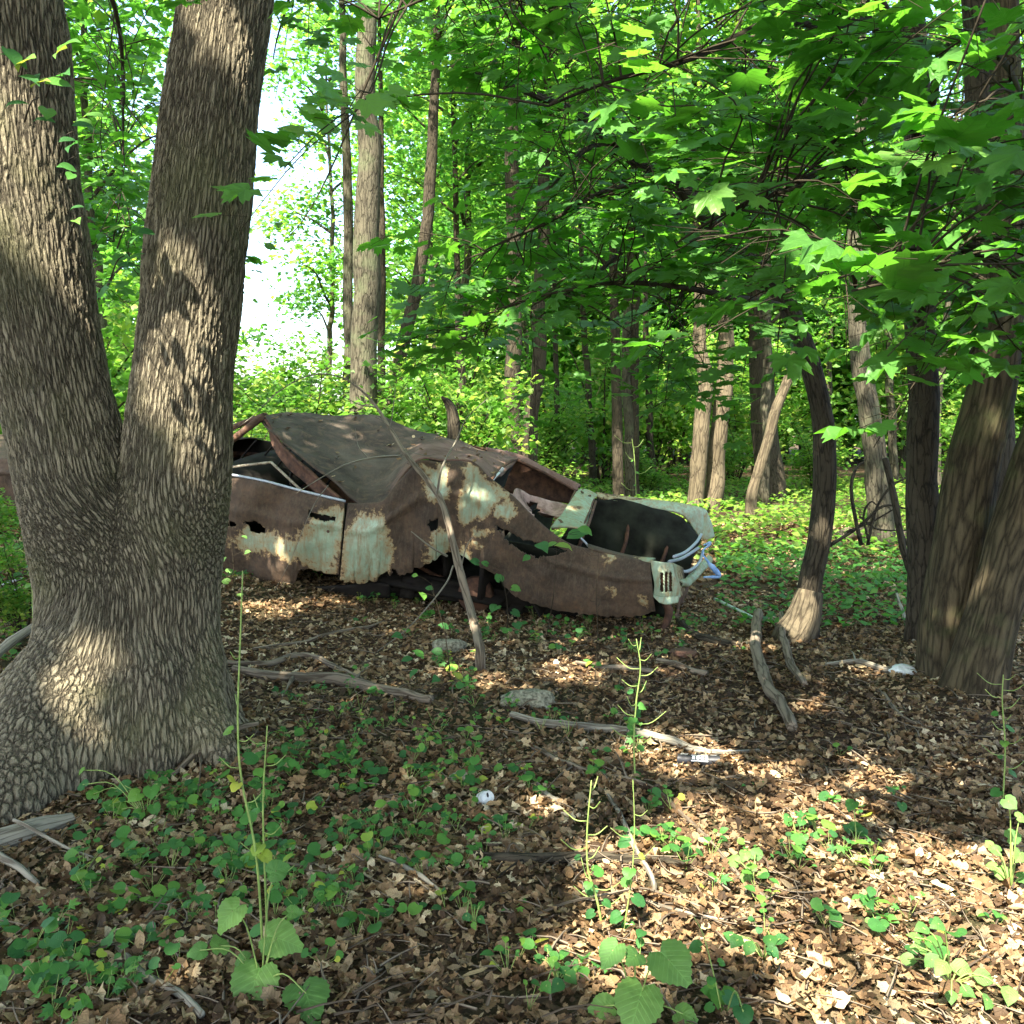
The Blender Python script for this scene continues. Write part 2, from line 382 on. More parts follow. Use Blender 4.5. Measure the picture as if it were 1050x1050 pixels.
m, nt, out = newmat('forest_soil')
g = nt.nodes.new('ShaderNodeNewGeometry').outputs['Position']
n1 = noise(nt, 9, 6, .7, g); n2 = noise(nt, 60, 5, .7, g); n3 = noise(nt, .35, 3, .5, g)
col = ramp(nt, [(.3, (.028, .018, .011)), (.5, (.065, .040, .024)), (.72, (.14, .09, .05))], n2.outputs['Fac'])
col = mixc(nt, ramp(nt, [(.45, (0, 0, 0)), (.6, (.5, .5, .5))], n3.outputs['Fac']), col, (.05, .07, .025))
p = prin(nt, col, .95, .1); nt.links.new(bump(nt, math_(nt, 'ADD', n1.outputs['Fac'], n2.outputs['Fac']), .9, .03), p.inputs['Normal']); nt.links.new(p.outputs[0], out.inputs[0])
M['soil'] = m

def simple(name, c, rough=.7, spec=.3, metal=0., c2=None, sc_=30, bs=.3, bd=.003, obj=True):
    m, nt, out = newmat(name); tc = nt.nodes.new('ShaderNodeTexCoord').outputs['Object']
    n = noise(nt, sc_, 5, .65, tc)
    c2 = c2 or tuple(x * .55 for x in c)
    p = prin(nt, ramp(nt, [(.35, c2), (.62, c)], n.outputs['Fac']), rough, spec, metal)
    nt.links.new(bump(nt, n.outputs['Fac'], bs, bd), p.inputs['Normal']); nt.links.new(p.outputs[0], out.inputs[0]); return m
M['well'] = simple('dark_green_well', (.026, .029, .020), .9, .1, c2=(.010, .010, .008), sc_=5)  # near-black green over the whole boot well
M['stem'] = simple('green_stem', (.24, .31, .08), .6, .3, c2=(.13, .20, .045))
M['twig'] = simple('brown_twig', (.045, .036, .022), .85, .1)
M['rock'] = simple('speckled_rock', (.27, .25, .17), .9, .2, c2=(.06, .055, .035), sc_=52, bs=.8, bd=.01)
M['interior'] = simple('dark_interior', (.020, .017, .013), .9, .1, c2=(.012, .010, .009), sc_=12)  # one near-black brown for cabin, floor and underside parts
M['rustdark'] = simple('rusty_steel', (.13, .065, .038), .85, .25, c2=(.045, .026, .018), sc_=16, bs=.5, bd=.004)
M['chrome'] = simple('dull_chrome', (.36, .39, .42), .6, .4, .4, c2=(.35, .36, .38), sc_=14, bs=.05)
M['blue'] = simple('blue_plastic', (.18, .32, .58), .5, .3, c2=(.32, .45, .62), sc_=20)
M['white'] = simple('dirty_white', (.66, .68, .64), .5, .4, c2=(.45, .45, .42), sc_=25)
M['black'] = simple('black_print', (.02, .02, .022), .5, .4)
M['pipe'] = simple('pale_green_pipe', (.42, .52, .42), .45, .4, c2=(.25, .32, .26), sc_=20)

def car_mat():
    m, nt, out = newmat('rusted_mint_paint')
    tc = nt.nodes.new('ShaderNodeTexCoord').outputs['Object']; a = attr(nt, 'rnd').outputs['Fac']
    big = noise(nt, 5, 5, .65, tc); fine = noise(nt, 34, 6, .7, tc); vfine = noise(nt, 140, 4, .7, tc)
    mp = N_(nt, 'ShaderNodeMapping'); mp.inputs['Scale'].default_value = (9, 9, 1.1); nt.links.new(tc, mp.inputs[0])
    streak = noise(nt, 3.2, 5, .7, mp.outputs[0])
    t = math_(nt, 'ADD', a, math_(nt, 'MULTIPLY', math_(nt, 'SUBTRACT', fine.outputs['Fac'], .5), .9))
    t = math_(nt, 'ADD', t, math_(nt, 'MULTIPLY', math_(nt, 'SUBTRACT', noise(nt, 12, 5, .7, tc).outputs['Fac'], .5), .9))
    t = math_(nt, 'ADD', t, math_(nt, 'MULTIPLY', math_(nt, 'SUBTRACT', streak.outputs['Fac'], .52), .55))
    rust = ramp(nt, [(.34, (.028, .018, .011)), (.46, (.054, .035, .021)), (.58, (.088, .054, .031)), (.72, (.15, .076, .036))], math_(nt, 'ADD', math_(nt, 'MULTIPLY', big.outputs['Fac'], .6), math_(nt, 'MULTIPLY', fine.outputs['Fac'], .4)))
    dust = noise(nt, 7, 6, .7, mp.outputs[0], .6)
    rust = mixc(nt, ramp(nt, [(.5, (0, 0, 0)), (.72, (.45, .45, .45))], dust.outputs['Fac']), rust, (.13, .105, .065))
    rust = mixc(nt, ramp(nt, [(.62, (0, 0, 0)), (.75, (.6, .6, .6))], vfine.outputs['Fac']), rust, (.20, .12, .065))
    mint = ramp(nt, [(.3, (.20, .26, .17)), (.6, (.30, .38, .26)), (.8, (.38, .45, .31))], big.outputs['Fac'])
    mint = mixc(nt, ramp(nt, [(.55, (0, 0, 0)), (.75, (.8, .8, .8))], fine.outputs['Fac']), mint, (.25, .20, .11))
    mint = mixc(nt, ramp(nt, [(.44, (0, 0, 0)), (.66, (.85, .85, .85))], streak.outputs['Fac']), mint, (.24, .145, .06))
    edge = ramp(nt, [(.36, (0, 0, 0)), (.46, (1, 1, 1)), (.56, (.7, .7, .7)), (.74, (0, 0, 0))], t)
    c = mixc(nt, ramp(nt, [(.45, (0, 0, 0)), (.52, (1, 1, 1))], t), rust, mint)
    c = mixc(nt, math_(nt, 'MULTIPLY', edge, .75), c, mixc(nt, fine.outputs['Fac'], (.22, .10, .035), (.40, .30, .14)))
    p = prin(nt, c, ramp(nt, [(.45, (.85, .85, .85)), (.52, (.48, .48, .48))], t), .35)
    hh = math_(nt, 'ADD', math_(nt, 'MULTIPLY', fine.outputs['Fac'], .6), math_(nt, 'MULTIPLY', big.outputs['Fac'], 1.2))
    nt.links.new(bump(nt, math_(nt, 'ADD', hh, t), .45, .008), p.inputs['Normal']); nt.links.new(p.outputs[0], out.inputs[0]); return m
M['car'] = car_mat()
def roof_mat():
    m, nt, out = newmat('weathered_roof_covering')
    tc = nt.nodes.new('ShaderNodeTexCoord').outputs['Object']; a = attr(nt, 'rnd').outputs['Fac']
    big = noise(nt, 3, 5, .6, tc, .5); fine = noise(nt, 60, 5, .7, tc)
    vin = ramp(nt, [(.3, (.045, .034, .025)), (.55, (.085, .067, .050)), (.75, (.14, .112, .082))], big.outputs['Fac'])
    vin = mixc(nt, .4, vin, ramp(nt, [(.3, (.6, .6, .6)), (.7, (1.2, 1.2, 1.2))], fine.outputs['Fac']), 'MULTIPLY')
    rst = ramp(nt, [(.3, (.10, .055, .04)), (.6, (.20, .125, .095)), (.8, (.30, .20, .16))], big.outputs['Fac'])
    t = math_(nt, 'ADD', a, math_(nt, 'MULTIPLY', math_(nt, 'SUBTRACT', noise(nt, 9, 5, .7, tc).outputs['Fac'], .5), .5))
    c = mixc(nt, ramp(nt, [(.42, (0, 0, 0)), (.58, (1, 1, 1))], t), vin, rst)
    c = mixc(nt, ramp(nt, [(.5, (0, 0, 0)), (.64, (.8, .8, .8))], noise(nt, 6, 7, .75, tc, 1.2).outputs['Fac']), c, (.15, .10, .065))
    p = prin(nt, c, .9, .12); nt.links.new(bump(nt, math_(nt, 'ADD', big.outputs['Fac'], math_(nt, 'MULTIPLY', fine.outputs['Fac'], .35)), .7, .03), p.inputs['Normal']); nt.links.new(p.outputs[0], out.inputs[0]); return m
M['roof'] = roof_mat()

# ------------------------------------------------------------------ holes in the canopy that let the sun through
HOLES = []
def hole(pt, r): HOLES.append((np.asarray(pt, float), r))
for px, py, r in [(1000, 955, .42), (745, 860, .32), (715, 905, .40), (715, 775, .3), (650, 950, .2), (940, 900, .3), (860, 960, .3), (820, 880, .25), (500, 700, .1), (560, 830, .08), (880, 1010, .2), (790, 950, .16), (1045, 1045, .35), (850, 830, .24), (680, 960, .15), (655, 770, .10), (830, 850, .17), (905, 800, .16), (870, 900, .14), (960, 870, .10), (1035, 900, .18), (800, 790, .10),
                  (925, 985, .14), (640, 995, .10), (560, 985, .08), (280, 625, .22), (460, 690, .08), (890, 690, .12), (835, 725, .08), (500, 640, .08), (690, 690, .06), (990, 1035, .25), (600, 870, .05), (330, 620, .1)]:
    hole(G(px, py), r)
for px, py, Y, r in [(430, 100, 4.2, .28), (545, 90, 4.5, .25), (650, 30, 3.8, .2), (620, 250, 5.2, .28), (500, 290, 5.3, .22), (730, 330, 5.4, .2), (800, 60, 4.0, .2), (950, 150, 3.0, .2), (1000, 290, 3.0, .15), (870, 280, 3.1, .18), (780, 180, 3.8, .15), (60, 180, 3.9, .15), (100, 150, 6.8, .3), (310, 20, 5.6, .2), (185, 300, 4.4, .13), (168, 330, 4.4, .10), (8, 200, 4.35, .14), (5, 90, 4.35, .12), (100, 655, 4.2, .06), (60, 700, 4.0, .07), (205, 10, 4.4, .08), (505, 468, 7.4, .12), (265, 525, 7.6, .08), (600, 515, 7.8, .10), (680, 595, 7, .05),
                     (818, 640, 7.1, .2), (828, 600, 7.1, .04), (842, 540, 7.1, .05), (490, 672, 6.4, .07), (1003, 560, 6.3, .05), (640, 520, 8.4, .14), (320, 570, 7.5, .06)]:
    hole(P(px, py, Y), r)
def cull(pos, *arrs, soft=1.0):
    keep = np.ones(len(pos), bool)
    for T, r in HOLES:
        d = pos - T; s = d @ SUN_DIR; perp = np.linalg.norm(d - s[:, None] * SUN_DIR, axis=1)
        keep &= ~((s > .3) & (perp < r * soft + .05))
    return keep

# ------------------------------------------------------------------ ground
def ground():
    def axis(lo, hi, fine_lo, fine_hi, step):
        a = [fine_lo]
        s = step
        while a[0] > lo: s *= 1.12; a.insert(0, a[0] - s)
        b = list(np.arange(fine_lo + step, fine_hi, step)); s = step; c = [fine_hi]
        while c[-1] < hi: s *= 1.12; c.append(c[-1] + s)
        return np.array(a + b + c)
    xs = axis(-260, 260, -5, 5, .05); ys = axis(-200, 300, 1.2, 11, .05)
    X, Y = np.meshgrid(xs, ys); Z = h(X, Y); nx, ny = len(xs), len(ys)
    i = np.arange(ny - 1)[:, None] * nx; j = np.arange(nx - 1)[None, :]
    f = np.stack([i + j, i + j + 1, i + nx + j + 1, i + nx + j], -1).reshape(-1, 4)
    mb = MB(); mb.add(np.stack([X, Y, Z], -1), None, f)
    o = mb.build('ground', M['soil'], smooth=True); o['kind'] = 'structure'
ground()

# ------------------------------------------------------------------ the big forked oak
def surface_nets(F, org, st):
    ins = F < 0; nx, ny, nz = F.shape
    c = [ins[a:nx - 1 + a, b:ny - 1 + b, d:nz - 1 + d] for a in (0, 1) for b in (0, 1) for d in (0, 1)]
    s = sum(x.astype(np.int8) for x in c); mask = (s > 0) & (s < 8); idx = np.argwhere(mask)
    vid = -np.ones(mask.shape, np.int64); vid[mask] = np.arange(len(idx))
    acc = np.zeros((len(idx), 3)); cnt = np.zeros(len(idx))
    for ax in range(3):
        for u in (0, 1):
            for w in (0, 1):
                o0 = [0, 0, 0]; oth = [k for k in range(3) if k != ax]; o0[oth[0]] = u; o0[oth[1]] = w
                o1 = list(o0); o1[ax] = 1
                f0 = F[idx[:, 0] + o0[0], idx[:, 1] + o0[1], idx[:, 2] + o0[2]]; f1 = F[idx[:, 0] + o1[0], idx[:, 1] + o1[1], idx[:, 2] + o1[2]]
                x = (f0 < 0) != (f1 < 0); t = np.where(x, f0 / np.where(x, f0 - f1, 1), 0)
                p = np.tile(np.array(o0, float), (len(idx), 1)); p[:, ax] = t
                acc += p * x[:, None]; cnt += x
    V = (idx + acc / cnt[:, None]) * st + org
    quads = []
    for ax in range(3):
        a, b = [k for k in range(3) if k != ax]
        sl0 = [slice(1, n - 1) for n in F.shape]; sl0[ax] = slice(0, F.shape[ax] - 1); sl1 = list(sl0); sl1[ax] = slice(1, F.shape[ax])
        e = ins[tuple(sl0)] != ins[tuple(sl1)]; I = np.argwhere(e); off = np.ones(3, int); off[ax] = 0; I = I + off
        inside_first = ins[I[:, 0], I[:, 1], I[:, 2]]
        def vv(da, db):
            J = I.copy(); J[:, a] -= da; J[:, b] -= db; return vid[J[:, 0], J[:, 1], J[:, 2]]
        q = np.stack([vv(1, 1), vv(0, 1), vv(0, 0), vv(1, 0)], -1)
        flip = inside_first if ax != 1 else ~inside_first
        q = np.where(flip[:, None], q, q[:, ::-1]); quads.append(q)
    return V, np.concatenate(quads)
def smin(a, b, k):
    hh = np.clip(.5 + .5 * (b - a) / k, 0, 1); return b * (1 - hh) + a * hh - k * hh * (1 - hh)
def cone(p, a, b, ra, rb):
    a = np.asarray(a, np.float32); b = np.asarray(b, np.float32); ab = b - a
    t = np.clip(((p - a) @ ab) / float(ab @ ab), 0, 1); return np.linalg.norm(p - a - t[..., None] * ab, axis=-1) - (ra + (rb - ra) * t)
OY = 4.6
stemA = [(P(x, y, OY), PXM(w / 2, OY)) for x, y, w in [(99, 905, 128), (99, 700, 118), (96, 600, 117), (80, 500, 115), (57, 400, 109), (38, 300, 110), (20, 200, 115), (8, 60, 112), (-2, -80, 108), (-12, -200, 104)]]
stemB = [(P(x, y, OY + .03), PXM(w / 2, OY)) for x, y, w in [(166, 905, 126), (167, 700, 118), (169, 600, 113), (177, 500, 106), (186, 400, 102), (197, 300, 99), (208, 200, 97), (220, 100, 91), (232, 0, 89), (245, -110, 86), (256, -200, 82)]]
roots = [([(95, 640, 4.5), (50, 730, 4.2), (2, 818, 3.85), (-70, 890, 3.5)], [.20, .21, .20, .17]),
         ([(120, 700, 4.4), (85, 775, 4.15), (50, 835, 3.95)], [.20, .14, .06]),
         ([(150, 700, 4.35), (155, 775, 4.25), (165, 815, 4.12)], [.16, .12, .04]),
         ([(188, 690, 4.55), (212, 752, 4.38), (240, 792, 4.25)], [.17, .11, .04]),
         ([(198, 690, 4.75), (246, 752, 4.72), (300, 775, 4.8)], [.14, .055, .025]),
         ([(50, 690, 4.85), (-10, 740, 4.8), (-80, 780, 4.7)], [.17, .12, .06])]
def sdf(p):
    d = None
    for st in (stemA, stemB):
        e = None
        for (a, ra), (b, rb) in zip(st[:-1], st[1:]):
            c = cone(p, a, b, ra, rb); e = c if e is None else np.minimum(e, c)
        d = e if d is None else smin(d, e, .025 + .20 * sst(1.5, .7, p[..., 2]).astype(np.float32))
    for pts, rr in roots:
        w = [P(*q) for q in pts]; e = None
        for i in range(len(w) - 1):
            c = cone(p, w[i], w[i + 1], rr[i], rr[i + 1]); e = c if e is None else smin(e, c, .05)
        d = smin(d, e, .12)
    return d
def oak():
    lo = np.array([-3.1, 3.55, -.12]); hi = np.array([-.75, 5.35, 4.05]); st = .016
    n = ((hi - lo) / st).astype(int); F = np.empty(n, np.float32)
    xs = lo[0] + np.arange(n[0]) * st; ys = lo[1] + np.arange(n[1]) * st; zs = lo[2] + np.arange(n[2]) * st
    for k0 in range(0, n[2], 20):
        X, Y, Z = np.meshgrid(xs, ys, zs[k0:k0 + 20], indexing='ij'); p = np.stack([X, Y, Z], -1).astype(np.float32)
        F[:, :, k0:k0 + 20] = sdf(p)
    V, Q = surface_nets(F, lo, st)
    # bark coordinates: angle round the own stem, length along the surface (following the flare of the roots)
    def stem_axis(stm, z):
        zz = np.array([q[0][2] for q in stm]); o = np.argsort(zz); a = np.array([q[0] for q in stm])[o]; r = np.array([q[1] for q in stm])[o]; zz = zz[o]
        return np.interp(z, zz, a[:, 0]), np.interp(z, zz, a[:, 1]), np.interp(z, zz, r)
    ax, ay, ar = stem_axis(stemA, V[:, 2]); bx, by, br = stem_axis(stemB, V[:, 2])
    dA = np.hypot(V[:, 0] - ax, V[:, 1] - ay) - ar; dB = np.hypot(V[:, 0] - bx, V[:, 1] - by) - br
    useA = dA < dB
    cx = np.where(useA, ax, bx); cyy = np.where(useA, ay, by); r0 = .27
    dx, dy = V[:, 0] - cx, V[:, 1] - cyy; r = np.hypot(dx, dy) + 1e-6
    fl = np.clip(r - np.where(useA, ar, br), 0, 2); sgrow = 1 + 1.2 * fl
    bk = np.stack([dx / r * r0 * sgrow + np.where(useA, 0, .4), dy / r * r0 * sgrow, V[:, 2] - .45 * fl], -1)
    ex, ey = V[:, 0] - (ax + bx) / 2, V[:, 1] - (ay + by) / 2; er = np.hypot(ex, ey) + 1e-6; fl2 = np.clip(er - .42, 0, 2)
    bk2 = np.stack([ex / er * .42 * (1 + 1.1 * fl2), ey / er * .42 * (1 + 1.1 * fl2), V[:, 2] - .45 * fl2], -1)
    wz = sst(1.35, .75, V[:, 2])[:, None]; bk = bk * (1 - wz) + bk2 * wz
    lump = .018 * fbm3(V * np.array([3, 3, 1.6]), 2)
    nn = np.stack([dx / r, dy / r, 0 * r], -1); V = V + nn * lump[:, None]
    base = np.array([-1.75, 4.6, 0.0])
    t = thing('forked_oak', 'big furrowed oak forking low into two thick stems beside the wreck', 'tree', base)
    mb = MB(); mb.add(V, None, Q, bk)
    o = mb.build('trunk', M['oak_bark'], t, smooth=True)
    md = o.modifiers.new('fine', 'SUBSURF'); md.levels = 0; md.render_levels = 1
    # limbs above the picture and an unseen crown shaped to shade the clearing
    lim = MB(); A = stemA[-2][0]; B = stemB[-2][0]
    ends = []
    for k in range(12):
        s = A if k % 2 == 0 else B; ang = k * 2.4 + .5; L = 4 + (k % 4) * 1.6
        e = np.array([-1.9 + math.cos(ang) * L, 1.4 + math.sin(ang) * L, 8.2 + (k % 3) * 1.3]); ends.append(e)
        tube(lim, [s, s + np.array([0, -.2, 1.6]), (s + e) / 2 + np.array([0, 0, 1.4]), e], [.09, .06, .035, .01], 7, 14, .1)
    tube(lim, [A - np.array([0, 0, .3]), A + np.array([-.2, 0, 1.5]), A + np.array([-.4, -.3, 5])], [.23, .2, .1], 12, 12, .05)
    tube(lim, [B - np.array([0, 0, .3]), B + np.array([.25, 0, 1.5]), B + np.array([.5, -.3, 5])], [.18, .16, .09], 12, 12, .05)
    lim.build('limb', M['bark'], t, smooth=True)
    mb = MB(); k = 110000
    ang = rng.random(k) * 2 * np.pi; rr = 9.2 * np.sqrt(rng.random(k))
    pos = np.stack([-1.6 + rr * np.cos(ang) * 1.05, -.4 + rr * np.sin(ang), 7.0 + 4.5 * rng.random(k)], -1)
    # clumps: pull leaves toward a lattice of spray centres
    cc = np.floor(pos / .9) + .5; jit = _h(cc[:, 0].astype(int), cc[:, 1].astype(int), cc[:, 2].astype(int))[:, None] * .5
    pos = cc * .9 + (pos - cc * .9) * .95 + jit
    vis = (pos[:, 1] > 3) & (pos[:, 2] < CAM_Z + pos[:, 1] * .47 + .3)
    keep = cull(pos, soft=1.0) & ~vis & ((pos[:, 1] < 3.6) | (rng.random(len(pos)) < .14)); pos = pos[keep]
    leaves(mb, pos, up_nrm(len(pos), .45), rng.random(len(pos)) * 6.28, .19 + .10 * rng.random(len(pos)), tmpl_star())
    mb.build('crown', M['forest'], t)  # out-of-view sun blocker, with leaf gaps over the chosen sun spots
    # two small sprigs growing out of the stem, bright in the sun
    mb = MB(); tw = MB()
    for px, py, Y, n, s in [(62, 75, 3.9, 6, .11), (40, 100, 3.95, 4, .10), (75, 135, 3.8, 5, .08), (30, 60, 3.9, 3, .12), (78, 160, 3.9, 3, .07), (85, 222, 3.9, 3, .06), (135, 230, 4.3, 3, .09), (128, 262, 4.3, 2, .09)]:
        c = P(px, py, Y); root = P(max(20, px - 15), py + 25, 4.3)
        tube(tw, [root, (c + root) / 2 + [0, 0, .03], c], [.004, .002], 5, 6)
        for q in range(n):
            pp = c + rng.normal(0, .045, 3); leaves(mb, pp[None], np.array([[.3 * rng.normal(), -.5, .8]]), np.array([rng.random() * 6.28]), s * (0.8 + .4 * rng.random()), tmpl_oval(.3))
    sp = tw.build('sprig', M['twig'], t); lf = mb.build('sprig_leaves', M['ground_leaf'], None)
    lf.parent = sp; lf.location = (-WORLDLOC(sp))
oak()

# ------------------------------------------------------------------ the wreck
CAR_R = np.array((Matrix.Rotation(R(-16), 3, 'Z') @ Matrix.Rotation(R(8), 3, 'Y') @ Matrix.Rotation(R(7), 3, 'X')))
CAR_A = P(690, 578, 7.0); CAR_O = CAR_A - CAR_R @ np.array([0, -.98, .93])
def L2W(p): return CAR_O + np.asarray(p, float) @ CAR_R.T
def CP_(px, py, yl):
    d = CAR_R.T @ ray(px, py); o = CAR_R.T @ (np.array([0, 0, CAM_Z]) - CAR_O); t = (yl - o[1]) / d[1]; return o + d * t
def in_poly(x, y, poly):
    r = np.zeros(x.shape, bool); n = len(poly)
    for i in range(n):
        x1, y1 = poly[i]; x2, y2 = poly[(i + 1) % n]
        c = ((y1 > y) != (y2 > y)); xx = (x2 - x1) * (y - y1) / (y2 - y1 + 1e-12) + x1; r ^= c & (x < xx)
    return r
def poly_dist(x, y, poly):
    d = np.full(x.shape, 1e9); n = len(poly)
    for i in range(n):
        a = np.array(poly[i], float); b = np.array(poly[(i + 1) % n], float); ab = b - a
        t = np.clip(((x - a[0]) * ab[0] + (y - a[1]) * ab[1]) / (ab @ ab + 1e-9), 0, 1)
        d = np.minimum(d, np.hypot(x - a[0] - t * ab[0], y - a[1] - t * ab[1]))
    return np.where(in_poly(x, y, poly), -d, d)
def cbuild(mb, name, mat, parent, thick=0.0, smooth=True, label=None):
    """mb holds car-local coordinates; parent chain carries the car's pose"""
    ob = bpy.data.objects.new(name, mb.mesh(name, mat, (0, 0, 0), smooth)); C.objects.link(ob); ob.parent = parent
    if thick:
        md = ob.modifiers.new('thickness', 'SOLIDIFY'); md.thickness = thick; md.offset = 0
    if label: ob['label'] = label
    return ob
def loft(mb, A, B, n=40, m=12, bulge=None, rn=None, rag=0.0, drop=None):
    A = catmull(A, n); B = catmull(B, n); t = np.linspace(0, 1, m)[None, :, None]
    v = A[:, None] * (1 - t) + B[:, None] * t
    if bulge is not None: v = v + np.sin(np.pi * t) * np.asarray(bulge, float)
    if rag: v = v + rag * np.stack([fbm3(v * 3, 2), fbm3(v * 3 + 9, 2), fbm3(v * 3 + 31, 2)], -1)
    i = np.arange(n - 1)[:, None] * m; j = np.arange(m - 1)[None, :]
    f = np.stack([i + j, i + j + 1, i + m + j + 1, i + m + j], -1).reshape(-1, 4)
    V = v.reshape(-1, 3)
    if drop is not None:
        px, py, _ = proj(L2W(V[f].mean(1))); f = f[~drop(px, py)]
    if rn is None: r = np.zeros(len(V))
    else:
        px, py, _ = proj(L2W(V)); r = rn(px, py)
    mb.add(V, None, f, None, r)
def paint(polys, soft=13.0, inv=False):
    def f(px, py):
        px = px + 3.0 * noise3(np.stack([px / 11, py / 11, 0 * px], -1)); py = py + 3.0 * noise3(np.stack([px / 9, py / 9, 0 * px + 7], -1))
        d = np.full(px.shape, 1e9)
        for q in polys: d = np.minimum(d, poly_dist(px, py, q))
        return np.clip(.5 - d / soft * .5, 0.02, 1.0)
    return f
SIDE = -.98
def side_panel(mb, outline_top, outline_bot, n, m, yl=SIDE, bulge=.07, rn=None, holes=(), crease=True, ragb=2.2):
    """a sheet of bodywork on the near flank between two traced edges, bulging out toward its middle"""
    A = catmull([(x, y) for x, y in outline_top], n); B = catmull([(x, y) for x, y in outline_bot], n)
    rg = np.stack([noise3(np.stack([B[:, 0] / 5, B[:, 1] / 5, 0 * B[:, 0]], -1)), noise3(np.stack([B[:, 0] / 4, B[:, 1] / 4, 5 + 0 * B[:, 0]], -1))], -1)
    B = B + ragb * rg
    t = np.linspace(0, 1, m); V = []
    for i in range(n):
        for k in range(m):
            px, py = A[i] * (1 - t[k]) + B[i] * t[k]
            b = bulge * math.sin(math.pi * min(1, t[k] * 1.02)) ** .7 if bulge else 0
            b += (.018 * math.exp(-((t[k] - .34) / .05) ** 2) if crease else 0)
            V.append(CP_(px, py, yl - b + .010 * float(math.sin(px * .09 + py * .05)) ))
    V = np.array(V).reshape(n, m, 3)
    V[..., 1] += .016 * fbm3(V * 4.0, 3)
    i = np.arange(n - 1)[:, None] * m; j = np.arange(m - 1)[None, :]
    f = np.stack([i + j, i + j + 1, i + m + j + 1, i + m + j], -1).reshape(-1, 4); V = V.reshape(-1, 3)
    px, py, _ = proj(L2W(V[f].mean(1))); k = np.ones(len(f), bool)
    jx = px + 1.6 * noise3(np.stack([px / 3, py / 3, 0 * px], -1)); jy = py + 1.6 * noise3(np.stack([px / 3, py / 3, 4 + 0 * px], -1))
    for hp in holes: k &= ~in_poly(jx, jy, hp)
    qx, qy, _ = proj(L2W(V)); mb.add(V, None, f[k], None, rn(qx, qy) if rn else None)

